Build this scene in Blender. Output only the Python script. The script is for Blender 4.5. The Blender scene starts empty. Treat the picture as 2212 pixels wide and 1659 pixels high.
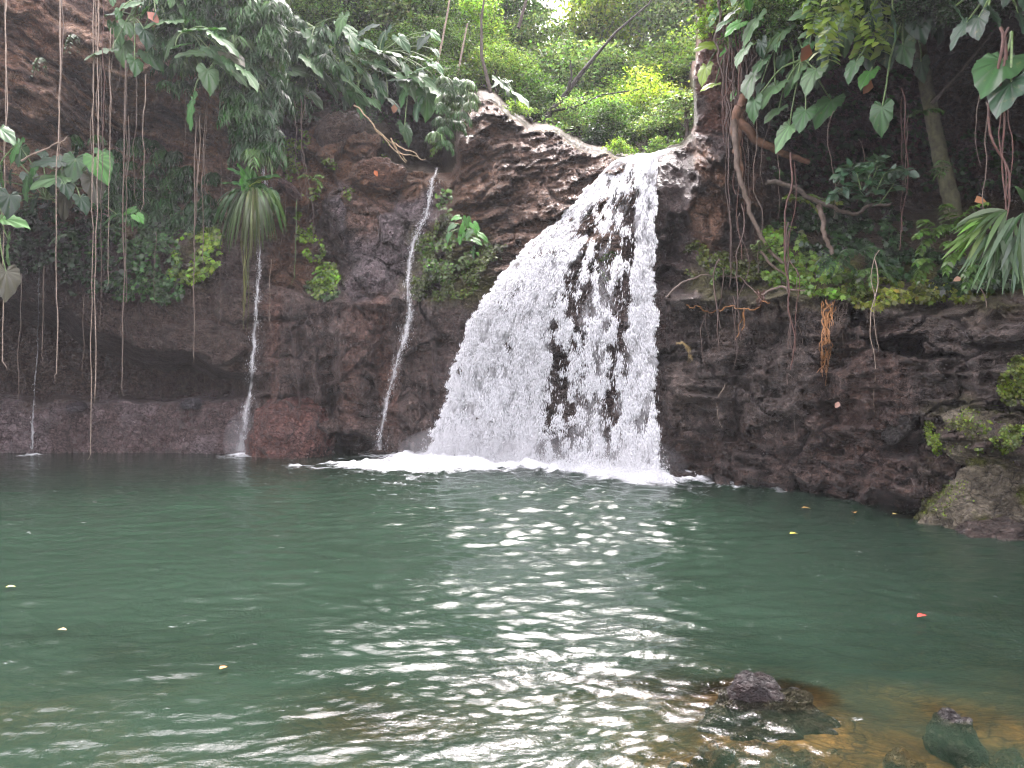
import bpy, math, random
import numpy as np
from mathutils import Vector

# ------------------------------------------------------------------ camera, sky, sun, exposure
F, CU, CV, EYE = 1671.0, 1106.0, 829.5, 1.6      # focal length in photo units (photo taken as 2212 x 1659)
scene = bpy.context.scene
cam_d = bpy.data.cameras.new('camera'); cam = bpy.data.objects.new('camera', cam_d)
scene.collection.objects.link(cam); scene.camera = cam
cam.location = (0, 0, EYE); cam.rotation_euler = (math.radians(90), 0, 0)
cam_d.sensor_width = 36; cam_d.lens = F / 2212 * 36; cam_d.clip_end = 400; cam_d.clip_start = 0.05

SUN_EL, SUN_AZ = 63, 5                            # degrees; azimuth clockwise from +Y (ahead of the camera)
world = bpy.data.worlds.new("World"); scene.world = world; world.use_nodes = True
nt = world.node_tree; bg = nt.nodes['Background']
sky = nt.nodes.new('ShaderNodeTexSky'); sky.sky_type = 'NISHITA'; sky.sun_disc = False
sky.sun_elevation = math.radians(SUN_EL); sky.sun_rotation = math.radians(SUN_AZ)
sky.air_density = 1.0; sky.dust_density = 4.0; sky.ozone_density = 1.0
hs = nt.nodes.new('ShaderNodeHueSaturation'); hs.inputs['Saturation'].default_value = 0.22
nt.links.new(sky.outputs[0], hs.inputs['Color'])
wt = nt.nodes.new('ShaderNodeMix'); wt.data_type = 'RGBA'; wt.blend_type = 'MULTIPLY'; wt.inputs[0].default_value = 1; wt.inputs[7].default_value = (1.05, .965, 1.0, 1)
nt.links.new(hs.outputs[0], wt.inputs[6]); nt.links.new(wt.outputs[2], bg.inputs['Color'])
bg.inputs['Strength'].default_value = 0.15
sl = bpy.data.lights.new('sun', 'SUN'); sl.energy = 0.5; sl.angle = math.radians(9); sl.color = (1, 0.97, 0.93)
so = bpy.data.objects.new('sun', sl); scene.collection.objects.link(so)
el, az = math.radians(SUN_EL), math.radians(SUN_AZ)
sdir = Vector((math.sin(az) * math.cos(el), math.cos(az) * math.cos(el), math.sin(el)))
so.rotation_euler = sdir.to_track_quat('Z', 'Y').to_euler(); so.location = sdir * 60
scene.view_settings.view_transform = 'Standard'; scene.view_settings.look = 'None'
scene.view_settings.exposure = 3.45; scene.view_settings.gamma = 1
scene.cycles.max_bounces = 6; scene.cycles.diffuse_bounces = 4; scene.cycles.transparent_max_bounces = 12
scene.cycles.sample_clamp_indirect = 6; scene.cycles.pixel_filter_type = 'BLACKMAN_HARRIS'; scene.cycles.filter_width = 1.2
scene.cycles.volume_bounces = 0

rng = np.random.default_rng(7); random.seed(7)
COL = scene.collection

# ------------------------------------------------------------------ helpers
def P(u, v, d):
    u = np.asarray(u, float); v = np.asarray(v, float); d = np.asarray(d, float)
    return np.stack([(u - CU) / F * d, d + 0 * u, EYE + (CV - v) / F * d], -1)

def link(o, parent=None):
    COL.objects.link(o)
    if parent is not None: o.parent = parent
    return o

def tag(o, label=None, cat=None, group=None, kind=None):
    if label: o['label'] = label
    if cat: o['category'] = cat
    if group: o['group'] = group
    if kind: o['kind'] = kind
    return o

def empty(name, loc, label=None, cat=None, group=None):
    o = bpy.data.objects.new(name, None); o.location = loc; o.empty_display_size = .1
    COL.objects.link(o); return tag(o, label, cat, group)

def mesh_obj(name, V, Fc, mat, col=None, parent=None, smooth=True, origin=None, attrs=None):
    V = np.asarray(V, np.float32).reshape(-1, 3)
    if origin is None and parent is None:
        c = (V.min(0) + V.max(0)) / 2; origin = np.array([c[0], c[1], V[:, 2].min()])
    loc = (0, 0, 0)
    if origin is not None:
        V = V - np.asarray(origin, np.float32)
        loc = tuple(float(x) for x in origin)
    if parent is not None and origin is not None:
        loc = tuple(np.array(loc) - np.array(parent.location))
    elif parent is not None:
        V = V - np.array(parent.location, np.float32)
    groups = Fc if isinstance(Fc, (list, tuple)) else [Fc]
    groups = [np.asarray(g, np.int32) for g in groups if len(g)]
    me = bpy.data.meshes.new(name)
    me.vertices.add(len(V)); me.vertices.foreach_set('co', V.ravel())
    nl = sum(g.size for g in groups); nf = sum(len(g) for g in groups)
    me.loops.add(nl); me.polygons.add(nf)
    me.loops.foreach_set('vertex_index', np.concatenate([g.ravel() for g in groups]))
    starts = []; tot = []; s = 0
    for g in groups:
        starts.append(s + np.arange(len(g)) * g.shape[1]); tot.append(np.full(len(g), g.shape[1])); s += g.size
    me.polygons.foreach_set('loop_start', np.concatenate(starts).astype(np.int32))
    me.polygons.foreach_set('loop_total', np.concatenate(tot).astype(np.int32))
    me.polygons.foreach_set('use_smooth', np.full(nf, smooth))
    me.update(calc_edges=True); me.validate()
    if col is not None:
        col = np.asarray(col, np.float32)
        if col.ndim == 1: col = np.tile(col, (len(V), 1))
        c4 = np.ones((len(V), 4), np.float32); c4[:, :3] = col[:, :3]
        at = me.color_attributes.new('Col', 'FLOAT_COLOR', 'POINT'); at.data.foreach_set('color', c4.ravel())
    for k, a in (attrs or {}).items():
        at = me.attributes.new(k, 'FLOAT', 'POINT'); at.data.foreach_set('value', np.asarray(a, np.float32).ravel())
    if mat: me.materials.append(mat)
    o = bpy.data.objects.new(name, me); o.location = loc
    return link(o, parent)

def copy_tree(o, parent=None):
    c = o.copy(); COL.objects.link(c)
    if parent is not None: c.parent = parent
    for ch in list(o.children): copy_tree(ch, c)
    return c

# vectorised noise
def _h(ix, iy, iz, s):
    h = (ix.astype(np.int64) * 374761393 + iy.astype(np.int64) * 668265263 + iz.astype(np.int64) * 2147483647 + s * 974634777) & 0xffffffff
    h = ((h ^ (h >> 13)) * 1274126177) & 0xffffffff
    h = ((h ^ (h >> 16)) * 2246822519) & 0xffffffff
    return ((h ^ (h >> 15)) & 0xffffff) / float(0xffffff)
def vn(p, seed=0):
    p = np.asarray(p, float); i = np.floor(p); f = p - i; i = i.astype(np.int64)
    w = f * f * f * (f * (f * 6 - 15) + 10); r = 0
    for dx in (0, 1):
        for dy in (0, 1):
            for dz in (0, 1):
                k = (w[..., 0] if dx else 1 - w[..., 0]) * (w[..., 1] if dy else 1 - w[..., 1]) * (w[..., 2] if dz else 1 - w[..., 2])
                r = r + k * _h(i[..., 0] + dx, i[..., 1] + dy, i[..., 2] + dz, seed)
    return r * 2 - 1
def fbm(p, oct=4, seed=0, gain=.5):
    r = 0; a = 1; p = np.asarray(p, float)
    for o in range(oct):
        r = r + a * vn(p * 2.03 ** o + o * 17.3, seed + o); a *= gain
    return r
def ridged(p, oct=4, seed=0):
    r = 0; a = 1; p = np.asarray(p, float)
    for o in range(oct):
        r = r + a * (1 - np.abs(vn(p * 2.07 ** o + o * 11.1, seed + o)) * 2); a *= .5
    return r
def worley(p, seed=0):
    p = np.asarray(p, float); i = np.floor(p).astype(np.int64)
    f1 = np.full(p.shape[:-1], 9.); f2 = f1.copy(); idr = f1.copy()
    for dx in (-1, 0, 1):
        for dy in (-1, 0, 1):
            for dz in (-1, 0, 1):
                cx, cy, cz = i[..., 0] + dx, i[..., 1] + dy, i[..., 2] + dz
                q = np.stack([cx + _h(cx, cy, cz, seed + 1), cy + _h(cx, cy, cz, seed + 2), cz + _h(cx, cy, cz, seed + 3)], -1)
                d = np.sqrt(((q - p) ** 2).sum(-1)); rr = _h(cx, cy, cz, seed + 4)
                new = d < f1
                f2 = np.where(new, f1, np.minimum(f2, d)); idr = np.where(new, rr, idr); f1 = np.where(new, d, f1)
    return f1, f2, idr

def sm(x, a, b):
    t = np.clip((x - a) / (b - a), 0, 1); return t * t * (3 - 2 * t)
def box(u, v, u0, u1, v0, v1, s=30):
    return sm(u, u0 - s, u0 + s) * (1 - sm(u, u1 - s, u1 + s)) * sm(v, v0 - s, v0 + s) * (1 - sm(v, v1 - s, v1 + s))
def ell(u, v, cu, cv, ru, rv, ang=0, p=2):
    a = math.radians(ang); x = (u - cu); y = (v - cv)
    x, y = (x * math.cos(a) + y * math.sin(a)) / ru, (-x * math.sin(a) + y * math.cos(a)) / rv
    return np.clip(1 - (x * x + y * y) ** (p / 2), 0, 1)

# ------------------------------------------------------------------ materials
def newmat(name):
    m = bpy.data.materials.new(name); m.use_nodes = True
    n = m.node_tree; b = n.nodes['Principled BSDF']
    return m, n, b, n.nodes['Material Output']
def N(n, t, **kw):
    x = n.nodes.new(t)
    for k, val in kw.items(): setattr(x, k, val)
    return x
def noise(n, co, scale, detail=4, rough=.6, vec=None):
    t = N(n, 'ShaderNodeTexNoise'); t.inputs['Scale'].default_value = scale; t.inputs['Detail'].default_value = detail
    t.inputs['Roughness'].default_value = rough
    if vec is not None:
        mp = N(n, 'ShaderNodeMapping'); mp.inputs['Scale'].default_value = vec
        n.links.new(co, mp.inputs['Vector']); co = mp.outputs[0]
    n.links.new(co, t.inputs['Vector']); return t.outputs['Fac']
def ramp(n, fac, stops):
    r = N(n, 'ShaderNodeValToRGB'); e = r.color_ramp.elements
    while len(e) < len(stops): e.new(.5)
    for k, (p, c) in enumerate(stops):
        e[k].position = p; e[k].color = (*c, 1) if isinstance(c, tuple) else (c, c, c, 1)
    n.links.new(fac, r.inputs[0]); return r.outputs[0]
def mth(n, op, a, b=None, clamp=False):
    m = N(n, 'ShaderNodeMath', operation=op, use_clamp=clamp)
    for i, x in enumerate((a, b)):
        if x is None: continue
        if isinstance(x, (int, float)): m.inputs[i].default_value = x
        else: n.links.new(x, m.inputs[i])
    return m.outputs[0]
def mixc(n, fac, a, b, mode='MIX'):
    m = N(n, 'ShaderNodeMix', data_type='RGBA', blend_type=mode)
    for i, x in ((0, fac), (6, a), (7, b)):
        if isinstance(x, (int, float)): m.inputs[i].default_value = x
        elif isinstance(x, tuple): m.inputs[i].default_value = (*x, 1)
        else: n.links.new(x, m.inputs[i])
    return m.outputs[2]

def rock_mat(name, bump=.5, base=None, wet0=.5, fine=1.0, attr=True):
    m, n, b, out = newmat(name)
    co = N(n, 'ShaderNodeNewGeometry').outputs['Position']
    if attr:
        ca = N(n, 'ShaderNodeAttribute', attribute_name='Col').outputs['Color']
        wa = N(n, 'ShaderNodeAttribute', attribute_name='Wet').outputs['Fac']
    n1 = noise(n, co, 3.2, 7, .7); n2 = noise(n, co, 11, 6, .78); n3 = noise(n, co, 42, 3, .7)
    wp = N(n, 'ShaderNodeTexNoise'); wp.inputs['Scale'].default_value = 6; n.links.new(co, wp.inputs['Vector'])
    wv_ = N(n, 'ShaderNodeVectorMath', operation='SCALE'); n.links.new(wp.outputs['Color'], wv_.inputs[0]); wv_.inputs['Scale'].default_value = .16
    wa_ = N(n, 'ShaderNodeVectorMath', operation='ADD'); n.links.new(co, wa_.inputs[0]); n.links.new(wv_.outputs[0], wa_.inputs[1])
    def vor(sc, feat='F1', vec=(1, 1, 1)):
        t = N(n, 'ShaderNodeTexVoronoi', feature=feat); t.inputs['Scale'].default_value = sc
        mp = N(n, 'ShaderNodeMapping'); mp.inputs['Scale'].default_value = vec; n.links.new(wa_.outputs[0], mp.inputs['Vector']); n.links.new(mp.outputs[0], t.inputs['Vector']); return t
    v = vor(16, 'F1', (1, 1, 1.3)); ve = vor(3.2, 'DISTANCE_TO_EDGE', (1, 1, 1.5)); vf = vor(30)
    shade = ramp(n, n2, [(.32, .52), (.5, .78), (.68, 1.2)])
    shade1 = ramp(n, n1, [(.32, .68), (.68, 1.28)])
    c = ca if attr else base
    c = mixc(n, 1.0, c, shade, 'MULTIPLY'); c = mixc(n, 1.0, c, shade1, 'MULTIPLY')
    c = mixc(n, 1.0, c, ramp(n, v.outputs['Distance'], [(.15, 1.2), (.75, .7)]), 'MULTIPLY')
    c = mixc(n, 1.0, c, ramp(n, ve.outputs['Distance'], [(.0, .3), (.03, 1.04)]), 'MULTIPLY')
    cr_ = mth(n, 'MULTIPLY', mth(n, 'ABSOLUTE', mth(n, 'SUBTRACT', noise(n, co, 4.5, 7, .62, (1, 1, 1.5)), .5)), 2.0)
    c = mixc(n, 1.0, c, ramp(n, cr_, [(.0, .45), (.05, 1.0), (.4, 1.1)]), 'MULTIPLY')  # shade painted into the creases by darkening the base colour
    speck = ramp(n, n3, [(.55, 0.0), (.75, 1.0)])
    c = mixc(n, mth(n, 'MULTIPLY', speck, .4), c, mixc(n, 1.0, c, (2.6, 2.4, 2.3), 'MULTIPLY'))
    n.links.new(c, b.inputs['Base Color'])
    r = ramp(n, noise(n, co, 1.3, 4), [(.35, 0.0), (.62, 1.0)])
    if attr: w = mth(n, 'MULTIPLY', wa, mth(n, 'ADD', mth(n, 'MULTIPLY', r, .6), .4))
    else: w = mth(n, 'MULTIPLY', r, wet0)
    n.links.new(mth(n, 'ADD', mth(n, 'MULTIPLY', w, .9), .12, True), b.inputs['Specular IOR Level'])
    n.links.new(mth(n, 'SUBTRACT', .54, mth(n, 'MULTIPLY', w, .44), True), b.inputs['Roughness'])
    h = mth(n, 'ADD', mth(n, 'MULTIPLY', n2, 1.0), mth(n, 'MULTIPLY', n3, .5 * fine))
    h = mth(n, 'SUBTRACT', h, mth(n, 'MULTIPLY', v.outputs['Distance'], .55)); h = mth(n, 'SUBTRACT', h, mth(n, 'MULTIPLY', vf.outputs['Distance'], .25))
    h = mth(n, 'ADD', h, mth(n, 'MULTIPLY', ramp(n, ve.outputs['Distance'], [(.0, 0.0), (.05, 1.0)]), .35))
    h = mth(n, 'ADD', h, mth(n, 'MULTIPLY', ramp(n, cr_, [(.0, 0.0), (.16, .8), (.6, 1.0)]), .9))
    bp = N(n, 'ShaderNodeBump'); bp.inputs['Strength'].default_value = bump; bp.inputs['Distance'].default_value = .10
    n.links.new(h, bp.inputs['Height']); n.links.new(bp.outputs[0], b.inputs['Normal'])
    return m
M_ROCK = rock_mat('wet_rock', 1.0)

def leaf_mat(name, rough=.42, trans=.3, spec=.5, tint=(1, 1, 1), vein=False):
    m, n, b, out = newmat(name)
    ca = N(n, 'ShaderNodeAttribute', attribute_name='Col').outputs['Color']
    oi = N(n, 'ShaderNodeObjectInfo').outputs['Random']
    f = mth(n, 'ADD', mth(n, 'MULTIPLY', oi, .35), .5)
    mm = N(n, 'ShaderNodeVectorMath', operation='SCALE'); n.links.new(ca, mm.inputs[0]); n.links.new(f, mm.inputs['Scale'])
    c = mixc(n, 1.0, mm.outputs[0], tint, 'MULTIPLY')
    if vein:
        co = N(n, 'ShaderNodeNewGeometry').outputs['Position']
        sp = ramp(n, noise(n, co, 9, 4, .7), [(.60, 0.0), (.74, 1.0)])
        c = mixc(n, mth(n, 'MULTIPLY', sp, .45), c, (.20, .17, .06))
    n.links.new(c, b.inputs['Base Color']); b.inputs['Roughness'].default_value = rough
    b.inputs['Specular IOR Level'].default_value = spec
    tr = N(n, 'ShaderNodeBsdfTranslucent'); c2 = mixc(n, 1.0, c, (1.3, 1.6, .5), 'MULTIPLY'); n.links.new(c2, tr.inputs['Color'])
    mx = N(n, 'ShaderNodeMixShader'); mx.inputs[0].default_value = trans
    n.links.new(b.outputs[0], mx.inputs[1]); n.links.new(tr.outputs[0], mx.inputs[2]); n.links.new(mx.outputs[0], out.inputs[0])
    return m
M_LEAF = leaf_mat('small_leaf', .42, .42)
M_BIG = leaf_mat('big_glossy_leaf', .44, .2, .42, vein=True)
M_STRAP = leaf_mat('strap_leaf', .42, .25, .45)

def plain(name, col, rough=.7, sc=12, bump=.3, var=.5, vec=None):
    m, n, b, out = newmat(name)
    co = N(n, 'ShaderNodeNewGeometry').outputs['Position']
    nz = noise(n, co, sc, 4, .6, vec)
    c = mixc(n, 1.0, col, ramp(n, nz, [(.3, 1 - var), (.7, 1 + var)]), 'MULTIPLY')
    n.links.new(c, b.inputs['Base Color']); b.inputs['Roughness'].default_value = rough
    bp = N(n, 'ShaderNodeBump'); bp.inputs['Strength'].default_value = bump; bp.inputs['Distance'].default_value = .03
    n.links.new(nz, bp.inputs['Height']); n.links.new(bp.outputs[0], b.inputs['Normal'])
    return m
M_BARK = plain('bark', (.07, .055, .042), .8, 18, .5)
M_MOSSBARK = plain('mossy_bark', (.045, .045, .02), .85, 14, .6, .6)
M_VINE = plain('vine_bark', (.11, .08, .06), .7, 20, .2)
M_PALEVINE = plain('pale_vine', (.27, .21, .16), .7, 20, .2)
M_REDROOT = plain('red_root', (.075, .034, .024), .7, 20, .2)
M_ORANGEROOT = plain('orange_root', (.26, .12, .04), .7, 20, .2)
M_DARKROOT = plain('dark_root', (.07, .045, .035), .7, 20, .2)
M_STEM = plain('green_stem', (.10, .16, .05), .5, 20, .1)
M_DRY = plain('dry_leaf', (.34, .16, .07), .7, 20, .2)

# ------------------------------------------------------------------ terrain depth field
COLS = {  # photo column: thirteen (row, distance in m) knots from under water to the top
 -900: [(1300,11),(1060,11),(900,11),(880,12),(720,12),(650,11),(560,10.6),(450,10.8),(380,11),(200,10.8),(0,10),(-300,9.4),(-900,9)],
 -300: [(1300,15.4),(1002,15.2),(884,15.2),(872,17),(680,17.6),(620,16.3),(540,15.4),(440,15.5),(330,15.6),(230,15.4),(0,14.8),(-300,15),(-900,15.5)],
 0: [(1300,18.3),(978,18.0),(874,18.15),(864,20.3),(690,20.7),(640,19.2),(540,18.2),(440,18.4),(330,18.6),(250,18.5),(0,17.9),(-300,18),(-900,18.5)],
 150: [(1300,18.2),(978,17.9),(872,18.1),(862,20.6),(720,21),(670,18.8),(560,18),(450,18.3),(340,19),(220,18.6),(0,18),(-300,18.2),(-900,19)],
 300: [(1300,18.1),(976,17.9),(868,18.1),(858,21),(790,21),(748,18.2),(640,17.8),(520,17.8),(430,19.8),(280,19.8),(110,18.3),(-300,18.4),(-900,19.5)],
 400: [(1300,18.1),(975,17.8),(862,18.0),(852,21),(790,21),(752,18.0),(640,17.6),(530,17.7),(430,19.8),(260,19.8),(140,17.9),(-300,18.8),(-900,20)],
 500: [(1300,18.0),(974,17.8),(860,17.9),(850,20.6),(815,20.6),(800,17.5),(640,17.5),(550,17.7),(430,19.3),(300,19.6),(180,17.6),(-300,19),(-900,18)],
 548: [(1300,18.0),(974,17.7),(860,17.6),(850,18.8),(836,18.6),(815,17.6),(660,17.5),(560,17.8),(440,18.4),(330,18.8),(210,18.6),(-300,21),(-900,22)],
 600: [(1300,17.9),(974,17.5),(860,17.5),(850,17.55),(830,17.6),(800,17.6),(640,17.6),(560,18.1),(400,18.3),(260,19.0),(230,20),(-300,24),(-900,30)],
 720: [(1300,17.8),(972,17.6),(900,17.4),(870,17.4),(830,17.4),(780,17.4),(650,17.5),(560,18.0),(400,18.3),(270,19.3),(230,20.5),(-300,25),(-900,32)],
 820: [(1300,17.6),(972,17.5),(900,17.3),(870,17.3),(830,17.3),(780,17.2),(650,17.4),(560,17.7),(420,18.2),(290,19.3),(245,21),(-300,26),(-900,33)],
 885: [(1300,17.3),(976,17.1),(900,17),(830,17),(780,17),(660,17.1),(560,17.6),(440,18.2),(372,18.8),(352,23.5),(250,23.5),(228,20.5),(-900,33)],
 950: [(1300,16.9),(982,16.8),(900,16.7),(830,16.6),(760,16.6),(660,16.6),(560,16.8),(480,17.3),(392,18),(368,23),(255,23),(232,20.8),(-900,40)],
 978: [(1300,16.8),(985,16.6),(900,16.5),(870,16.5),(830,16.4),(760,16.4),(650,16.3),(560,16.5),(440,17.0),(350,17.4),(262,18.0),(200,25),(-900,50)],
 1040: [(1300,16.3),(990,16.2),(900,16.1),(860,16.1),(800,16.1),(720,16.0),(650,16.0),(560,16.2),(440,16.8),(300,17.6),(228,18.5),(190,27),(-900,60)],
 1110: [(1300,15.8),(994,15.7),(900,15.7),(860,15.7),(800,15.7),(720,15.6),(650,15.6),(560,15.9),(440,16.5),(320,17.3),(238,18.2),(205,27),(-900,60)],
 1150: [(1300,15.5),(1000,15.4),(900,15.4),(860,15.4),(800,15.3),(720,15.3),(650,15.3),(560,15.6),(440,16.2),(360,16.8),(282,17.6),(250,27),(-900,60)],
 1230: [(1300,14.9),(1008,14.8),(900,14.8),(860,14.8),(800,14.8),(720,14.7),(650,14.7),(560,14.9),(440,15.6),(370,16.3),(308,17.0),(280,26),(-900,60)],
 1300: [(1300,14.3),(1015,14.2),(900,14.2),(860,14.2),(800,14.2),(720,14.2),(650,14.2),(560,14.3),(480,14.6),(400,15.2),(330,16.2),(305,26),(-900,60)],
 1345: [(1300,14.1),(1020,14.0),(900,14.0),(860,14.0),(800,14.0),(720,14.0),(650,14.0),(560,14.1),(480,14.3),(400,14.6),(344,15.2),(318,25),(-900,60)],
 1420: [(1300,13.6),(1030,13.5),(900,13.6),(860,13.6),(800,13.6),(720,13.6),(650,13.7),(560,13.9),(480,14.0),(400,14.1),(342,14.6),(315,25),(-900,60)],
 1470: [(1300,13.4),(1028,13.2),(900,13.2),(860,13.2),(800,13.2),(720,13.2),(640,13.2),(560,13.7),(480,13.9),(400,13.9),(322,14.5),(295,24),(-900,60)],
 1496: [(1300,13.3),(1027,13.1),(900,13.1),(860,13.1),(800,13.1),(720,13.1),(640,13.0),(560,13.5),(480,13.6),(400,13.4),(300,14.0),(270,24),(-900,60)],
 1506: [(1300,13.3),(1026,13.1),(900,13.1),(860,13.1),(800,13.1),(720,13.1),(640,13.0),(560,13.5),(480,13.5),(400,13.3),(290,13.7),(100,13.8),(-900,12)],
 1600: [(1300,12.9),(1040,12.7),(900,12.7),(860,12.7),(800,12.7),(720,12.6),(632,12.4),(612,13.1),(520,13.4),(400,13.3),(250,13.6),(0,13.3),(-900,9)],
 1700: [(1300,11.9),(1058,11.7),(900,11.7),(860,11.7),(800,11.7),(720,11.7),(640,11.6),(600,12.1),(490,13.0),(425,14.5),(130,15),(0,12.3),(-900,8)],
 1850: [(1300,11),(1080,10.8),(900,10.8),(860,10.8),(800,10.8),(720,11),(660,10.8),(600,11.4),(490,13),(430,14.5),(110,15),(0,12),(-900,7)],
 2000: [(1300,10),(1112,9.6),(950,9.8),(870,10),(800,10),(720,10.1),(665,10.1),(620,10.6),(500,12),(450,14),(80,14.5),(-40,10.5),(-900,6.5)],
 2212: [(1300,9),(1150,8.6),(1000,8.8),(870,8.8),(800,8.8),(720,8.9),(650,9.0),(600,9.4),(520,10.5),(450,12.5),(60,13),(-80,9),(-900,6)],
 2600: [(1300,8),(1210,7.2),(1000,7.2),(870,7.2),(800,7.2),(720,7.3),(650,7.4),(600,7.8),(520,8.6),(450,9.5),(60,10),(-120,8),(-900,5.5)],
 3100: [(1300,6),(1275,6),(1000,6),(870,6),(800,6),(720,6),(650,6),(600,6.2),(520,6.5),(450,6.8),(60,7),(-120,6.5),(-900,5)]}
_cu = np.array(sorted(COLS), float); _cv = np.array([[k[0] for k in COLS[c]] for c in sorted(COLS)], float)
_cd = np.array([[k[1] for k in COLS[c]] for c in sorted(COLS)], float)
gu = np.concatenate([np.arange(-900, -24, 14), np.arange(-24, 2236, 3.2), np.arange(2236, 3101, 14)])
gv = np.concatenate([np.arange(-900, -16, 14), np.arange(-16, 1180, 3.2), np.arange(1180, 1290, 20)])
U, V_ = np.meshgrid(gu, gv)
wU = U + fbm(np.stack([U / 90, V_ / 90, 0 * U], -1), 3, 5) * np.where((U > 1440) & (U < 1540), 6, 14)
wV = V_ + fbm(np.stack([U / 70, V_ / 200, 0 * U + 9], -1), 4, 15) * np.where(V_ < 940, 12, 3)
MU = U + 26 * fbm(np.stack([U / 80, V_ / 80, 0 * U + 31], -1), 4, 25, .6)
MV = V_ + 22 * fbm(np.stack([U / 80, V_ / 80, 0 * U + 71], -1), 4, 35, .6) * np.where(V_ < 900, 1, .4)
def base_depth(u, v):
    ui = np.clip(u, _cu[0], _cu[-1] - 1e-3); k = np.searchsorted(_cu, ui, 'right') - 1
    t = (ui - _cu[k]) / (_cu[k + 1] - _cu[k])
    kv = _cv[k] * (1 - t)[..., None] + _cv[k + 1] * t[..., None]; kd = _cd[k] * (1 - t)[..., None] + _cd[k + 1] * t[..., None]
    r = kd[..., 0].copy()
    for j in range(12):
        a, b = kv[..., j], kv[..., j + 1]
        tt = np.clip((a - v) / np.maximum(a - b, 1e-3), 0, 1)
        r = np.where(v < a, kd[..., j] * (1 - tt) + kd[..., j + 1] * tt, r)
    return r
D = base_depth(wU, wV)
W0 = P(U, V_, np.minimum(D, 22))                   # world position for the 3D noises
X, Z = W0[..., 0], W0[..., 2]
fU = wU + 13 * fbm(np.stack([U / 30, V_ / 30, 0 * U + 3], -1), 3, 26, .6); fV = wV + 9 * fbm(np.stack([U / 40, V_ / 22, 0 * U + 5], -1), 3, 27, .6)
def feat(lst):
    global D
    for (cu, cv, ru, rv, d, a) in lst: D = D + d * sm(ell(fU, fV, cu, cv, ru, rv, a), 0, .6)
feat([(755, 958, 52, 26, 1.6, 0), (1945, 738, 78, 20, 1.5, 4), (2030, 765, 60, 10, .7, 10), (2185, 905, 40, 16, .8, 0), (1860, 690, 26, 18, .8, 0),
      (2108, 1048, 52, 48, 1.6, -30), (1975, 925, 30, 16, .6, -40), (1530, 420, 55, 120, -.55, 0), (1665, 400, 55, 70, -.8, -8),
      (1440, 510, 26, 60, .5, 0), (1455, 600, 50, 30, .6, 0), (1430, 770, 40, 22, .6, 0), (700, 900, 14, 90, .45, 20), (712, 800, 16, 70, .3, 12),
      (640, 490, 60, 50, .5, 20), (790, 640, 90, 18, -.25, 4), (815, 520, 75, 110, -.3, 10), (700, 300, 60, 60, -.5, 20), (800, 310, 50, 40, -.6, 0),
      (815, 375, 55, 35, -.7, -15), (735, 450, 40, 60, -.45, 0), (640, 420, 30, 40, -.4, 35), (880, 700, 70, 60, .15, 0), (960, 740, 26, 16, .4, 0), (925, 830, 45, 26, -.2, 0),
      (760, 760, 60, 150, -.35, 4), (830, 790, 24, 120, .25, 14), (450, 740, 110, 40, -.5, 14), (200, 780, 60, 30, -.3, 0),
      (60, 200, 120, 50, -.9, 28), (230, 120, 160, 60, -.5, 25), (120, 330, 130, 36, -.8, 24), (260, 400, 110, 30, -.5, 12), (60, 300, 60, 30, .9, 20),
      (520, 660, 70, 50, -.25, 0), (1260, 800, 60, 120, .3, 0), (1300, 620, 60, 80, .2, 0), (2100, 930, 110, 60, -.6, 0), (2000, 1050, 50, 60, -.2, 0),
      (1940, 1060, 60, 30, -.2, 0), (1860, 870, 60, 90, -.15, 0), (1480, 300, 20, 30, -.2, 0)])
# strata, blocks, flutes
near = sm(D, 27, 22) 
a = math.radians(27); n1 = Z * math.cos(a) + X * math.sin(a); t1 = -Z * math.sin(a) + X * math.cos(a)
q = np.stack([t1 * .35, n1 * 2.6, 0 * X], -1); warp = fbm(np.stack([X * .6, Z * .6, 0 * X + 3], -1), 3, 30)
q[..., 1] += warp * 1.1
mS = box(MU, MV, -900, 500, -900, 460, 50)                       # striated overhang, upper left
st = ridged(q, 5, 41); D = D - mS * (st * .20 + .30 * vn(q * np.array([.6, .5, 1]) + 4, 44))
q2 = np.stack([t1 * .9, n1 * 7, 0 * X], -1); D = D - mS * .05 * ridged(q2, 2, 47)
mO = box(MU, MV, 965, 1350, 180, 600, 22) * near                # blocky outcrop by the falls
a = math.radians(-9 + 0); nO = Z * math.cos(a) + X * math.sin(a) + .25 * warp; tO = X
f1, f2, idr = worley(np.stack([tO * 1.5, nO * 3.4, 0 * X + .5], -1), 60)
f1b, f2b, idb = worley(np.stack([tO * 3.2 + 5, nO * 7.5, 0 * X + .5], -1), 70)
D = D + mO * ((idr - .5) * .62 + (idb - .5) * .26 + .16 * (1 - sm(f2 - f1, 0, .10)) + .04 * (1 - sm(f2b - f1b, 0, .12)) - .08 * ridged(np.stack([tO * 1.2, nO * 9, 0 * X], -1), 3, 77))
mM = box(MU, MV, 560, 965, 225, 660, 25) + box(MU, MV, 1425, 1660, 250, 640, 25)
mM = np.clip(mM, 0, 1) * near
f1, f2, idr = worley(np.stack([X * 1.25, Z * 1.25 + .3 * X, 0 * X + .2], -1) + warp[..., None] * .25, 80)
f1c, f2c, idc = worley(np.stack([X * 3, Z * 3.3 + .3 * X, 0 * X + .2], -1) + warp[..., None] * .25, 85)
D = D + mM * ((idr - .5) * .55 + .14 * (1 - sm(f2 - f1, 0, .13)) + (f1 - .4) * .25 + (idc - .5) * .17 + .05 * (1 - sm(f2c - f1c, 0, .1)))
mL = box(MU, MV, 560, 960, 640, 1000, 20)
D = D - mL * (.26 * ridged(np.stack([X * 1.5 + Z * .12, Z * .22, 0 * X], -1), 4, 90) + .12 * ridged(np.stack([X * 4 + Z * .5, Z * .8, 0 * X], -1), 3, 95))
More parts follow.
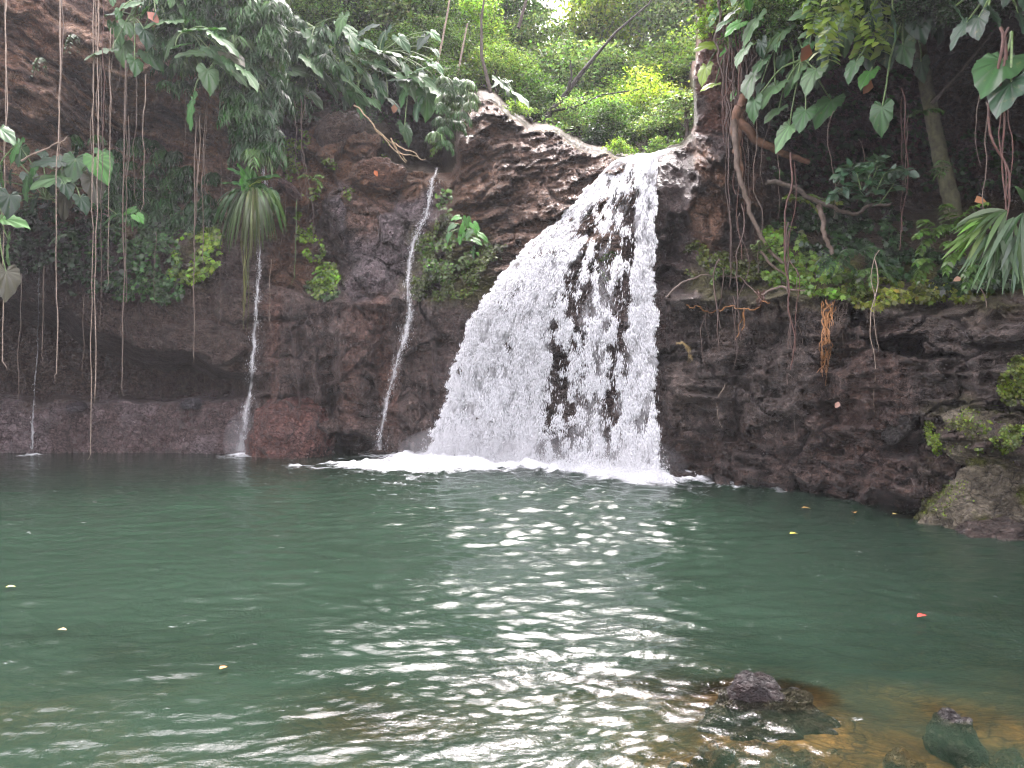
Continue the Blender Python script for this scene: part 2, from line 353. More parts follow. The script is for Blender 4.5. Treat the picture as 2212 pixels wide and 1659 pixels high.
D = D - mL * .16 * ridged(np.stack([X * .5, Z * 2.2, 0 * X], -1), 3, 97)
mR = box(MU, MV, 1425, 3100, 630, 1300, 18)
D = D - mR * (.36 * ridged(np.stack([X * 1.3, Z * 2.6, D * 1.0], -1), 5, 100) + .12 * fbm(np.stack([X * .9, Z * 1.3, D * .9], -1), 5, 105))
f1d, f2d, idd = worley(np.stack([X * 4.2, Z * 5 + .5 * X, D * 2], -1), 108)
rough_low = mR * sm(MV, 820, 1000)
D = D + rough_low * ((idd - .5) * .34 + (f1d - .4) * .30)
f1e, f2e, ide = worley(np.stack([X * .8, Z * .95, D * .5], -1) + warp[..., None] * .35, 109)
D = D + (mR + mL) * (.20 * (1 - sm(f2e - f1e, 0, .07)) + (ide - .5) * .5)
# long cracks along the right wall
crk = np.abs(nO * 0 + Z - 1.2 - .16 * X - .35 * fbm(np.stack([X * .8, 0 * X, 0 * X + 2], -1), 3, 111))
D = D + box(MU, MV, 1990, 2400, 640, 1000, 20) * .18 * np.exp(-(crk / .035) ** 2)
D = D + near * (.12 * fbm(np.stack([X * 1.1, Z * 1.1, D * .5], -1), 6, 120, .55) + .05 * fbm(np.stack([X * 7, Z * 7, D * 2], -1), 3, 130, .7))
D = D + (1 - near) * .6 * fbm(np.stack([X * .5, Z * .5, D * .1], -1), 3, 140)
G = P(U, V_, D)
SKYL = np.interp(gu, [-900, 500, 700, 900, 985, 1150, 1500, 1504, 3100], [-330, -260, -200, -60, 60, 130, 130, -900, -900])

def surf(u, v):
    u = np.asarray(u, float); v = np.asarray(v, float)
    i = np.clip(np.searchsorted(gu, u, 'right') - 1, 0, len(gu) - 2); j = np.clip(np.searchsorted(gv, v, 'right') - 1, 0, len(gv) - 2)
    return np.minimum(np.minimum(D[j, i], D[j, i + 1]), np.minimum(D[j + 1, i], D[j + 1, i + 1]))

# rock colours (stone, soil and moss, with some shade and sheen painted in)
def C(*c): return np.array(c, float)
nz1 = fbm(np.stack([X * .8, Z * .8, D * .3], -1), 5, 150); nz2 = fbm(np.stack([X * 3, Z * 3, D], -1), 4, 160)
col = np.ones(U.shape + (3,)) * C(.085, .066, .062)
wet = np.full(U.shape, .55)
def paint(mask, c, w=None, amt=1.0):
    global col, wet
    m = np.clip(mask * amt, 0, 1)
    col = col * (1 - m[..., None]) + np.asarray(c) * m[..., None]
    if w is not None: wet = wet * (1 - m) + w * m
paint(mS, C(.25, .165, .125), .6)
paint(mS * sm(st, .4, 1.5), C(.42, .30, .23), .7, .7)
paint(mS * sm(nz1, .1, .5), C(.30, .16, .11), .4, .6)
paint(box(MU, MV, -900, 720, 850, 1300, 16), C(.12, .092, .095), .85)
paint(box(MU, MV, -900, 720, 850, 1300, 16) * sm(nz1, 0, .5), C(.19, .16, .175), .95, .8)
paint(box(MU, MV, -900, 560, 640, 850, 20), C(.10, .078, .07), .35)
paint(box(MU, MV, 560, 965, 640, 1300, 20), C(.115, .088, .082), .8)
paint(box(MU, MV, 560, 860, 650, 920, 20) * sm(vn(np.stack([X * 2.2, Z * .2, 0 * X], -1), 171), .0, .5), C(.19, .115, .095), .5, .75)
paint(box(MU, MV, 740, 940, 400, 640, 18), C(.17, .145, .16), 1.15)  # wet purple slab, its colour paled to add to the sheen
paint(box(MU, MV, 560, 940, 225, 420, 20), C(.19, .115, .075), .45)
paint(box(MU, MV, 575, 690, 250, 640, 18), C(.15, .085, .055), .4, .8)
paint(mM * sm(idr, .55, .6) * box(MU, MV, 560, 900, 225, 520), C(.24, .14, .09), .45, .6)
paint(mO, C(.19, .13, .10), .85)
paint(mO * sm(idb, .4, .9), C(.27, .19, .15), .8, .6)
paint(box(MU, MV, 940, 1040, 330, 640, 20), C(.16, .085, .045), .5, .7)
paint(box(MU, MV, 930, 1450, 560, 1300, 20), C(.10, .078, .074), .75)
paint(box(MU, MV, 1425, 1640, 300, 640, 14), C(.10, .078, .075), .6)
paint(ell(MU, MV, 1530, 420, 52, 120) * 3, C(.20, .125, .09), .45)
paint(ell(MU, MV, 1665, 400, 60, 75) * 3, C(.22, .13, .09), .35)
paint(box(MU, MV, 1496, 1640, -900, 290, 12), C(.17, .09, .07), .4)
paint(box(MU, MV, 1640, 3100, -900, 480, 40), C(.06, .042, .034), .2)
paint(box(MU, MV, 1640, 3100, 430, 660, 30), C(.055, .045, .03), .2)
paint(mR, C(.10, .084, .078), .8)
paint(mR * sm(nz1 + .4 * nz2, -.1, .5), C(.18, .148, .135), .75, .75)
paint(mR * box(MU, MV, 1760, 1960, 700, 1060, 40), C(.10, .06, .048), .8, .6)
paint(rough_low, C(.075, .05, .042), .85, .8)
paint(mR * box(MU, MV, 1960, 3100, 640, 1200, 40) * sm(nz1, -.3, .3), C(.115, .098, .08), .4, .7)
moss = np.clip(box(MU, MV, 890, 1060, 500, 650, 25) + .6 * box(MU, MV, 260, 470, 440, 620, 30) + .8 * box(MU, MV, 1480, 2300, 560, 660, 22)
        + .55 * box(MU, MV, 1990, 2400, 870, 1000, 20) * sm(nz2, -.2, .4) + .6 * ell(MU, MV, 1620, 580, 60, 50) * 2 + .5 * ell(MU, MV, 1320, 580, 30, 40) * 2, 0, 1)
paint(moss * sm(nz2, -.6, .2), C(.075, .085, .018), .2, .85)
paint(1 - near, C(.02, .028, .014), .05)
def grid_faces(nv, nu, keep):
    idx = np.arange(nv * nu).reshape(nv, nu)
    q = np.stack([idx[:-1, :-1], idx[1:, :-1], idx[1:, 1:], idx[:-1, 1:]], -1)
    return q[keep]
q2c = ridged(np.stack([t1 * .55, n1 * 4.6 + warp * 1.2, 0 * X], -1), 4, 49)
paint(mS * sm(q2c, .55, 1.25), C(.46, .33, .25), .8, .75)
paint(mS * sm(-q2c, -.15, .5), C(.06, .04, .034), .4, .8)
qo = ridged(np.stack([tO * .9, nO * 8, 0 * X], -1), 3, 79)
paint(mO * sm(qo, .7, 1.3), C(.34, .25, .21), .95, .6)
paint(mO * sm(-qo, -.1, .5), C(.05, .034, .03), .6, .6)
paint(box(MU, MV, 1425, 1500, 290, 400, 10), C(.07, .055, .052), .5)  # rock right of the lip darkened to dim its sunlit face
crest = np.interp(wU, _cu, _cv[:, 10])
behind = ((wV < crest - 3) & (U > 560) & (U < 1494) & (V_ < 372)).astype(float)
paint(behind, C(.04, .034, .02), .1)  # shade painted over the crest top, which the sun lights too brightly
dimmed_soil = ((D > 18.9) & (MU > 560) & (MU < 1500) & (V_ < 372)).astype(float)
paint(dimmed_soil, C(.045, .036, .022), .1)  # far soil and cleft darkened in the colour to hold down sunlight
col = col * C(1.03, .96, .88) * 1.45
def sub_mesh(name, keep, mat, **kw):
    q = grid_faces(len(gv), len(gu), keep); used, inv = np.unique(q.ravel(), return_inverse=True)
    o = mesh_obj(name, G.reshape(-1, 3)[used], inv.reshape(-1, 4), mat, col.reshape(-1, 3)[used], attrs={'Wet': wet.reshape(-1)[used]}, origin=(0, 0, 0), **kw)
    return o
Fc_v = V_[:-1, :-1]; Fc_u = U[:-1, :-1]
above = Fc_v < SKYL[None, :-1]
far = (np.maximum(D[:-1, :-1], D[1:, 1:]) > 19.6) & (Fc_u > 575) & (Fc_u < 1506) & (Fc_v < 380)
far |= (Fc_u > 1490) & (Fc_u < 1508) & (Fc_v < 280) & (D[:-1, :-1] > 19)
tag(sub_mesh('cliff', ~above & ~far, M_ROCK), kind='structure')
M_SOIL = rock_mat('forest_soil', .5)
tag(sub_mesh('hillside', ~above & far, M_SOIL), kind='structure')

# ------------------------------------------------------------------ small geometry kit
class MB:
    def __init__(s): s.V = []; s.F = []; s.C = []; s.n = 0
    def add(s, V, Fc, col):
        V = np.asarray(V, float).reshape(-1, 3); s.V.append(V); s.F.append(np.asarray(Fc) + s.n)
        c = np.asarray(col, float); s.C.append(np.tile(c, (len(V), 1)) if c.ndim == 1 else c); s.n += len(V)
    def build(s, name, mat, parent=None, **kw):
        by = {}
        for f in s.F: by.setdefault(f.shape[1], []).append(f)
        return mesh_obj(name, np.concatenate(s.V), [np.concatenate(f) for f in by.values()], mat, np.concatenate(s.C), parent, **kw)
def stamp(mb, T, TF, pos, R, sc, cols):
    """put template T at every pos with frames R (n,3,3 rows = axes x,y,z) and scale sc (n,) or (n,3)"""
    n = len(pos); m = len(T); sc = np.asarray(sc, float); sc = sc[:, None] * np.ones(3) if sc.ndim == 1 else sc
    V = np.einsum('nmk,nkj->nmj', T[None] * sc[:, None, :], R) + pos[:, None, :]
    Fc = (TF[None] + (np.arange(n) * m)[:, None, None]).reshape(-1, TF.shape[1])
    mb.add(V.reshape(-1, 3), Fc, np.repeat(cols, m, 0))
def norm(a): return a / np.maximum(np.linalg.norm(a, axis=-1, keepdims=True), 1e-9)
def frames(y, z):
    """rows x,y,z: y = given direction, z as close to the given normal as possible"""
    y = norm(y); x = norm(np.cross(y, z)); z = np.cross(x, y); return np.stack([x, y, z], 1)
def rdir(n, up=0.):
    d = rng.normal(size=(n, 3)); d = norm(d); d[:, 2] += up; return norm(d)
def jit(c, n, s=.25, hue=.12):
    c = np.asarray(c, float); return np.clip(c[None] * (1 + rng.normal(size=(n, 1)) * s) * (1 + rng.normal(size=(n, 3)) * hue), .004, .9)
T_LEAF = np.array([[0, 0, 0], [-.26, .4, .07], [-.15, .78, .03], [0, 1, -.05], [.15, .78, .03], [.26, .4, .07], [0, .45, 0]], float)
F_LEAF = np.array([[0, 6, 1], [1, 6, 2], [2, 6, 3], [3, 6, 4], [4, 6, 5], [5, 6, 0]])
T_LQ = np.array([[0, 0, 0], [-.25, .5, .06], [0, 1, -.03], [.25, .5, .06]], float); F_LQ = np.array([[0, 3, 2, 1]])
T_IVY = np.array([[0, 0, 0], [-.42, .15, .04], [-.30, .42, .02], [-.45, .72, 0], [-.14, .68, .03], [0, 1.05, -.04], [.14, .68, .03], [.45, .72, 0], [.30, .42, .02], [.42, .15, .04], [0, .4, -.02]], float)
F_IVY = np.array([[10, (i + 1) % 10, i] for i in range(10)])
T_STR = np.array([[-.05, 0, 0], [.05, 0, 0], [-.11, .3, .06], [.11, .3, .06], [-.10, .6, .03], [.10, .6, .03], [-.05, .85, -.06], [.05, .85, -.06], [0, 1, -.14]], float)
F_STR = np.array([[0, 1, 3, 2], [2, 3, 5, 4], [4, 5, 7, 6], [6, 7, 8, 8]])
F_STR3 = np.array([[0, 1, 3], [0, 3, 2], [2, 3, 5], [2, 5, 4], [4, 5, 7], [4, 7, 6], [6, 7, 8]])

def tube(mb, pts, r0, r1=None, sides=6, col=(1, 1, 1), rfun=None):
    pts = np.asarray(pts, float); n = len(pts); r1 = r0 if r1 is None else r1
    t = np.gradient(pts, axis=0); t = norm(t)
    ref = np.array([0, 1, 0.]) if abs(t[0][1]) < .8 else np.array([1, 0, 0.])
    x = norm(np.cross(t, ref)); y = np.cross(t, x)
    rad = np.linspace(r0, r1, n) if rfun is None else rfun(np.linspace(0, 1, n))
    an = np.arange(sides) / sides * 2 * math.pi
    V = pts[:, None] + rad[:, None, None] * (np.cos(an)[None, :, None] * x[:, None] + np.sin(an)[None, :, None] * y[:, None])
    idx = np.arange(n * sides).reshape(n, sides); nx = np.roll(idx, -1, 1)
    Fc = np.stack([idx[:-1], nx[:-1], nx[1:], idx[1:]], -1).reshape(-1, 4)
    mb.add(V.reshape(-1, 3), Fc, np.array(col, float))
def wob(p0, p1, n=10, amp=.05, sag=0., seed=0, away=0.):
    p0 = np.asarray(p0, float); p1 = np.asarray(p1, float); t = np.linspace(0, 1, n)[:, None]
    L = np.linalg.norm(p1 - p0); p = p0 + (p1 - p0) * t
    k = np.stack([fbm(np.stack([t[:, 0] * L * 1.3 + seed * 7.7, 0 * t[:, 0] + j * 9.1, 0 * t[:, 0]], -1), 3, 200 + j) for j in range(3)], -1)
    p = p + k * amp * np.sin(t * math.pi) ** .5; p[:, 2] -= (sag * 4 * t * (1 - t))[:, 0]; return p
ORD = ['first', 'second', 'third', 'fourth', 'fifth', 'sixth', 'seventh', 'eighth', 'ninth', 'tenth', 'eleventh', 'twelfth', 'thirteenth', 'fourteenth', 'fifteenth',
       'sixteenth', 'seventeenth', 'eighteenth', 'nineteenth', 'twentieth', 'twenty-first', 'twenty-second', 'twenty-third', 'twenty-fourth', 'twenty-fifth', 'twenty-sixth',
       'twenty-seventh', 'twenty-eighth', 'twenty-ninth', 'thirtieth', 'thirty-first', 'thirty-second']

# ------------------------------------------------------------------ pool: bed, rocks, water, foam
def bed_h(Xp, Yp):
    sh = .95 * sm(Yp, 3.3, 9.5) + .27
    sh = sh + .25 * sm(-Xp, -1, 3) * (1 - sm(Yp, 3, 5))
    sh = sh - .15 * np.exp(-(((Xp - 2.1) / 1.3) ** 2 + ((Yp - 3.3) / 1.2) ** 2))
    edge = np.exp(-(((Xp - 5.0) / .6) ** 2 + ((Yp - 9.6) / .7) ** 2)) * 1.6
    sh = sh - edge
    return np.maximum(sh + .10 * fbm(np.stack([Xp * 1.3, Yp * 1.3, 0 * Xp], -1), 4, 300), .08)
STONES = [  # submerged stones: photo u, v at the water, radius x, y, z (m), top height above water
    ('wet dark brown rock breaking the surface in the shallows', 1648, 1502, .30, .19, .26, .085, (.020, .011, .007)),
    ('dark pointed rock just under the water near the right corner', 2052, 1545, .11, .17, .25, -.02, (.020, .013, .007)),
    ('flat brown rock under water directly below the emerging rock', 1600, 1585, .24, .13, .2, -.05, (.20, .09, .035)),
    ('long orange brown rock under water at the bottom edge', 1815, 1648, .18, .12, .2, -.07, (.16, .065, .018)),
    ('broad tawny rock under water in the bottom right corner', 2070, 1640, .2, .13, .25, -.10, (.15, .08, .028)),
    ('black rock under water at the bottom edge left of the orange one', 1500, 1650, .16, .12, .2, -.06, (.03, .028, .025)),
    ('rusty rock under water left of the emerging rock', 1545, 1590, .15, .12, .2, -.07, (.13, .055, .02)),
    ('amber rock under water straight below the emerging rock', 1700, 1600, .17, .13, .2, -.06, (.14, .065, .02)),
    ('amber rock under water near the bottom right', 1935, 1600, .16, .13, .2, -.09, (.13, .07, .022)),
    ('wide dim rock under water below the dark pointed rock', 2150, 1575, .17, .16, .2, -.11, (.10, .06, .025)),
    ('grey brown rock under water between the two pointed rocks', 1790, 1570, .22, .16, .22, -.13, (.16, .11, .05)),
]
SW = [P(u, v, 1.6 * F / (v - CV)) for (_, u, v, *_r) in STONES]
M_STONE = rock_mat('pool_stone', .5, attr=True)
ICO = {}
def ico(sub):
    if sub not in ICO:
        import bmesh
        bm = bmesh.new(); bmesh.ops.create_icosphere(bm, subdivisions=sub, radius=1)
        ICO[sub] = (np.array([v.co[:] for v in bm.verts]), np.array([[v.index for v in f.verts] for f in bm.faces])); bm.free()
    return ICO[sub]
def boulder(name, c, r, colr, label, cat='boulder', sub=5, seed=0, rough=.25, wetv=.7, flat=.0, rot=0, mossy=0., mat=None, group=None, blocky=.0):
    V0, Fc = ico(sub); V = V0 * np.array(r)
    sh = 1 + rough * fbm(V0 * 1.4 + seed * 3.1, 5, 310 + seed) + .04 * ridged(V0 * 4 + seed, 3, 330 + seed)
    if blocky: f1, f2, i_ = worley(V0 * 1.3 + seed, 340 + seed); sh = sh + blocky * (i_ - .5)
    V = V * sh[:, None]; cr, sr = math.cos(rot), math.sin(rot)
    V = np.stack([V[:, 0] * cr - V[:, 2] * sr, V[:, 1], V[:, 0] * sr + V[:, 2] * cr], -1) + np.array(c)
    n2 = fbm(V * 2.5, 4, 350 + seed)
    cc = np.array(colr)[None] * (1 + .35 * n2[:, None])
    if mossy:
        m = np.clip(sm(n2 + .3 * fbm(V * 7, 3, 352), .0, .3) * mossy, 0, 1)[:, None] * sm(V0[:, 2], -.5, .4)[:, None]; cc = cc * (1 - m) + np.array([.12, .13, .03]) * m
    o = mesh_obj(name, V, Fc, mat or M_ROCK, np.clip(cc, .01, 1), attrs={'Wet': np.full(len(V), wetv)})
    return tag(o, label, cat, group)
for k, ((lab, u, v, rx, ry, rz, top, c), w) in enumerate(zip(STONES, SW)):
    boulder('rock', (w[0], w[1], top - rz), (rx, ry, rz), c, lab, 'rock', 5, k + 1, .34, .35 if k == 0 else .3)

# water surface grid
wu = np.concatenate([np.arange(-1400, -60, 24), np.arange(-60, 2276, 4.2), np.arange(2276, 3700, 24)])
wv = np.concatenate([np.arange(925, 1180, 1.7), np.arange(1180, 1700, 3.2), np.arange(1700, 3400, 40)])
WU, WV = np.meshgrid(wu, wv); WY = EYE * F / (WV - CV); WX = (WU - CU) / F * WY
h = 0 * WX; wr = np.random.default_rng(11)
ww = .25 * fbm(np.stack([WX * .5, WY * .5, 0 * WX], -1), 2, 401)
for k in range(90):
    lam = .055 * (9 ** wr.random()); th = wr.normal() * .5
    dx, dy = math.sin(th), -math.cos(th); kk = 2 * math.pi / lam
    # waves spread out from where the fall lands
    patch = .25 + 1.2 * sm(vn(np.stack([WX / (lam * 4) + k, WY / (lam * 4), 0 * WX + k], -1), 402 + k), -.3, .6)
    res = sm(lam / (WY * WY * 3.6 / F / EYE), 1., 2.2)   # leave out what the grid cannot hold
    h = h + .0034 * lam ** .58 * patch * (1 + .9 * sm(WY, 6, 12)) * np.sin(kk * ((WX + ww) * dx + (WY + ww) * dy) + wr.random() * 6.28) * res
band = np.exp(-((WX - .074 * WY) / (.19 * WY + .35)) ** 2); h = h * (.62 + .5 * band) * (1 - .35 * (1 - band) * (1 - sm(WY, 4, 8)))
near_fall = np.exp(-((WX - .3) / 4.2) ** 2 - ((WY - 14.5) / 2.6) ** 2)
h = h * (1 + 1.2 * near_fall) + near_fall * .035 * ridged(np.stack([WX * 3, WY * 3, 0 * WX], -1), 3, 470)
h = h * sm(WY, .5, 2.0)
def base_line(u): return np.interp(u, [880, 922, 1050, 1150, 1250, 1300, 1420, 1445], [980, 985, 992, 1000, 1012, 1018, 1035, 1036])
LU = np.linspace(925, 1422, 60); LP = P(LU, base_line(LU), EYE * F / (base_line(LU) - CV))
dist = np.full(WX.shape, 99.)
wgt = np.interp(LU, [925, 1150, 1210, 1300, 1422], [1.0, 1.1, .55, .7, .95])
for p_, g_ in zip(LP, wgt):
    d_ = np.sqrt((WX - p_[0]) ** 2 + ((WY - p_[1]) * .8) ** 2) / g_; dist = np.minimum(dist, d_)
dist = dist + .55 * fbm(np.stack([WX * 1.1, WY * .9, 0 * WX], -1), 3, 475) + .22 * fbm(np.stack([WX * 4, WY * 3, 0 * WX], -1), 3, 476)
dl = .35 * fbm(np.stack([WX * 1.4, WY * 1.6, 0 * WX], -1), 4, 477) + np.sqrt(((WX + 1.6) / 2.3) ** 2 + ((WY - 14.9) / 1.0) ** 2)      # foam drifting off to the left
foam = np.clip(np.maximum(1.1 - dist / 1.3, 1.15 - dl), 0, 1) ** .7
tri = [(528, 978, .45), (820, 971, .4), (66, 978, .25)]
for (u_, v_, r_) in tri:
    q_ = P(u_, v_ + 6, EYE * F / (v_ + 6 - CV)); foam = np.maximum(foam, .55 * np.clip(1 - np.sqrt((WX - q_[0]) ** 2 + (WY - q_[1]) ** 2 * .6) / r_ * .6, 0, 1))
near_edge = np.abs(surf(WU, WV) - WY); foam = np.maximum(foam, .28 * np.exp(-(near_edge / .3) ** 2) * (WU > 1400) * (WU < 1700))
depth = bed_h(WX, WY) + .10 * fbm(np.stack([WX * 2.2, WY * 2.2, 0 * WX], -1), 4, 485)
for (lab, u, v, rx, ry, rz, top, c), w in zip(STONES, SW):
    d_ = np.sqrt(((WX - w[0]) / rx) ** 2 + ((WY - w[1]) / ry) ** 2)
    depth = np.minimum(depth, np.where(d_ < 1.35, -top + rz * (1 - np.sqrt(np.clip(1 - (d_ / 1.4) ** 2, 0, 1))) + .01, 9))
clar = np.exp(-np.maximum(depth, 0) / .30)
def water_mat():
    m, n, b, out = newmat('pool_water'); n.nodes.remove(b)
    co = N(n, 'ShaderNodeNewGeometry').outputs['Position']
    fo = N(n, 'ShaderNodeAttribute', attribute_name='Foam').outputs['Fac']; cl = N(n, 'ShaderNodeAttribute', attribute_name='Clear').outputs['Fac']
    nA = noise(n, co, 5.5, 4, .6, (.9, 2.1, 1)); nB = noise(n, co, 19, 4, .75, (1, 1.6, 1)); nC = noise(n, co, .6, 3)
    ch = N(n, 'ShaderNodeAttribute', attribute_name='Chop').outputs['Fac']
    hh = mth(n, 'MULTIPLY', mth(n, 'ADD', nA, mth(n, 'MULTIPLY', nB, .30)), mth(n, 'MULTIPLY', ch, ramp(n, noise(n, co, 1.1, 3, .6), [(.38, .35), (.62, 1.25)])))
    bp = N(n, 'ShaderNodeBump'); bp.inputs['Strength'].default_value = .52; bp.inputs['Distance'].default_value = .03
    n.links.new(hh, bp.inputs['Height'])
    fr = N(n, 'ShaderNodeFresnel'); fr.inputs['IOR'].default_value = 1.36; n.links.new(bp.outputs[0], fr.inputs['Normal'])
    gl = N(n, 'ShaderNodeBsdfGlossy'); gl.inputs['Roughness'].default_value = .02; n.links.new(bp.outputs[0], gl.inputs['Normal'])
    df = N(n, 'ShaderNodeBsdfDiffuse'); dc = mixc(n, ramp(n, nC, [(.3, 0.0), (.7, 1.0)]), (.0118, .0235, .0150), (.0150, .0290, .0190)); n.links.new(dc, df.inputs['Color'])
    tp = N(n, 'ShaderNodeBsdfTransparent'); tp.inputs['Color'].default_value = (.92, .90, .74, 1)
    m1 = N(n, 'ShaderNodeMixShader'); n.links.new(cl, m1.inputs[0]); n.links.new(df.outputs[0], m1.inputs[1]); n.links.new(tp.outputs[0], m1.inputs[2])
    m2 = N(n, 'ShaderNodeMixShader'); n.links.new(fr.outputs[0], m2.inputs[0]); n.links.new(m1.outputs[0], m2.inputs[1]); n.links.new(gl.outputs[0], m2.inputs[2])
    wf = N(n, 'ShaderNodeBsdfDiffuse'); wf.inputs['Color'].default_value = (.86, .88, .88, 1)
    nf = noise(n, co, 3.4, 8, .8, (1, 1.5, 1))
    ff = ramp(n, mth(n, 'ADD', mth(n, 'MULTIPLY', fo, .62), mth(n, 'MULTIPLY', nf, .95)), [(.60, 0.0), (.86, 1.0)])
    m3 = N(n, 'ShaderNodeMixShader'); n.links.new(ff, m3.inputs[0]); n.links.new(m2.outputs[0], m3.inputs[1]); n.links.new(wf.outputs[0], m3.inputs[2])
    n.links.new(m3.outputs[0], out.inputs[0]); return m
h = h + sm(foam, .1, .8) * (.07 * ridged(np.stack([WX * 3.2, WY * 3.2, 0 * WX], -1), 4, 478) + .05)
WG = np.stack([WX, WY, h], -1)
q = grid_faces(len(wv), len(wu), np.ones((len(wv) - 1, len(wu) - 1), bool))
tag(mesh_obj('water', WG, q, water_mat(), attrs={'Foam': foam, 'Clear': clar * .95, 'Chop': .6 + .45 * band}, origin=(0, 0, 0)), kind='structure')
# bed
bx, by = np.meshgrid(np.linspace(-16, 13, 130), np.linspace(.5, 22, 110))
bz = -bed_h(bx, by); bc = np.ones(bx.shape + (3,)) * C(.115, .068, .024) * (1 + .9 * fbm(np.stack([bx * 2, by * 2, 0 * bx], -1), 4, 480))[..., None]
tag(mesh_obj('pool_bed', np.stack([bx, by, bz], -1), grid_faces(110, 130, np.ones((109, 129), bool))[:, ::-1], M_STONE, np.clip(bc, .01, 1).reshape(-1, 3), attrs={'Wet': np.zeros(bx.size)}, origin=(0, 0, 0)), kind='structure')

# big stones of the shore
def at(u, v, d): return P(u, v, d)
boulder('boulder', (-4.98, 17.35, .35), (.93, .8, .98), (.17, .085, .07), 'rounded reddish boulder at the foot of the cliff under the left trickle', 'boulder', 6, 3, .2, .95, blocky=.1)
boulder('boulder', tuple(P(2195, 1112, 8.75)), (1.06, .6, .66), (.26, .225, .16), 'large mossy sloping boulder in the pool at the right edge', 'boulder', 6, 12, .2, .5, mossy=1.0, rot=.35, blocky=.12)
boulder('boulder', tuple(P(2155, 945, 8.95)), (.60, .5, .33), (.26, .225, .16), 'mossy upper boulder stacked above the large sloping one', 'boulder', 6, 31, .18, .5, mossy=1.0, rot=-.12, blocky=.12)
boulder('rock', tuple(P(2185, 1150, 8.3)), (.5, .35, .16), (.10, .075, .062), 'low wet stone ledge below the mossy boulder at the waterline', 'rock', 5, 14, .25, .8)
boulder('rock', tuple(P(1884, 992, 10.55)), (.20, .22, .15), (.085, .05, .042), 'black angular wet block jutting from the lower right wall', 'rock', 5, 8, .18, .95, blocky=.3)
boulder('rock', tuple(P(1775, 985, 11.35)), (.17, .2, .13), (.09, .055, .045), 'smaller dark wet block left of the angular one', 'rock', 5, 9, .2, .95, blocky=.3)
boulder('boulder', tuple(P(1945, 905, 10.1)), (.15, .25, .36), (.13, .12, .11), 'leaning grey slab wedged in the lower right wall', 'boulder', 5, 10, .15, .3, rot=-.5)
boulder('rock', tuple(P(413, 873, 17.8)), (.22, .2, .12), (.13, .12, .13), 'small grey stone lying on the red ledge in the cave mouth', 'rock', 4, 21, .3, .9)
boulder('rock', tuple(P(165, 880, 17.9)), (.22, .2, .11), (.12, .10, .11), 'small stone on the red ledge near the left edge', 'rock', 4, 22, .3, .9)
boulder('boulder', tuple(P(825, 375, 18.2)), (.55, .5, .36), (.22, .115, .07), 'orange brown rounded boulder high in the gully left of the outcrop', 'boulder', 5, 23, .2, .5, blocky=.15)
boulder('boulder', tuple(P(735, 292, 18.9)), (.55, .5, .45), (.15, .105, .08), 'square brown block below the cliff top vegetation', 'boulder', 5, 24, .12, .3, blocky=.4, rot=.3)
boulder('rock', tuple(P(628, 412, 18.0)), (.36, .3, .12), (.22, .13, .11), 'slanting reddish slab beside the drooping palm', 'rock', 5, 25, .15, .6, blocky=.2, rot=-.7)

# ------------------------------------------------------------------ falling water
def white_mat(name, alpha=False):
    m, n, b, out = newmat(name); n.nodes.remove(b)
    d = N(n, 'ShaderNodeBsdfDiffuse'); d.inputs['Color'].default_value = (.96, .97, .98, 1)
    t = N(n, 'ShaderNodeBsdfTranslucent'); t.inputs['Color'].default_value = (.96, .97, .98, 1)
    g = N(n, 'ShaderNodeBsdfGlossy'); g.inputs['Roughness'].default_value = .15
    m1 = N(n, 'ShaderNodeMixShader'); m1.inputs[0].default_value = .5; n.links.new(d.outputs[0], m1.inputs[1]); n.links.new(t.outputs[0], m1.inputs[2])
    m2 = N(n, 'ShaderNodeMixShader'); m2.inputs[0].default_value = .07; n.links.new(m1.outputs[0], m2.inputs[1]); n.links.new(g.outputs[0], m2.inputs[2])
    src = m2.outputs[0]
    if alpha:
        a_ = N(n, 'ShaderNodeAttribute', attribute_name='Dens').outputs['Fac']
        uvn = N(n, 'ShaderNodeAttribute', attribute_name='Col').outputs['Color']      # flow coordinates, metres
        f1_ = noise(n, uvn, 1, 5, .75, (16, 4.5, 1)); f2_ = noise(n, uvn, 1, 3, .6, (5, 1.2, 1))
        k = mth(n, 'ADD', mth(n, 'MULTIPLY', f1_, .5), mth(n, 'MULTIPLY', f2_, .5))
        k = ramp(n, mth(n, 'ADD', k, mth(n, 'SUBTRACT', a_, .5)), [(.34, 0.0), (.68, .95)])
        tp = N(n, 'ShaderNodeBsdfTransparent'); m3 = N(n, 'ShaderNodeMixShader')
        n.links.new(k, m3.inputs[0]); n.links.new(tp.outputs[0], m3.inputs[1]); n.links.new(src, m3.inputs[2]); src = m3.outputs[0]
        bp = N(n, 'ShaderNodeBump'); bp.inputs['Strength'].default_value = 1; bp.inputs['Distance'].default_value = .06
        n.links.new(f1_, bp.inputs['Height']); n.links.new(bp.outputs[0], d.inputs['Normal'])
    n.links.new(src, out.inputs[0]); return m
M_DROP = white_mat('white_drops'); M_SHEET = white_mat('white_water', True)
LFV = np.array([330, 350, 380, 430, 480, 520, 580, 640, 700, 800, 900, 985, 1040]); LFU = np.array([1372, 1325, 1292, 1243, 1205, 1150, 1088, 1046, 1016, 976, 946, 925, 915])
RTV = np.array([330, 345, 420, 600, 800, 1040]); RTU = np.array([1412, 1418, 1417, 1414, 1416, 1420])
def lft(v): return np.interp(v, LFV, LFU) + 7 * vn(np.stack([v / 17, 0 * v, 0 * v + 2], -1), 511) * sm(v, 350, 420) + 4 * vn(np.stack([v / 5, 0 * v, 0 * v + 2], -1), 512)
def rgt(v): return np.interp(v, RTV, RTU) + 8 * vn(np.stack([v / 24, 0 * v, 0 * v + 5], -1), 513) * sm(v, 360, 600) + 4 * vn(np.stack([v / 4, 0 * v, 0 * v + 7], -1), 514)
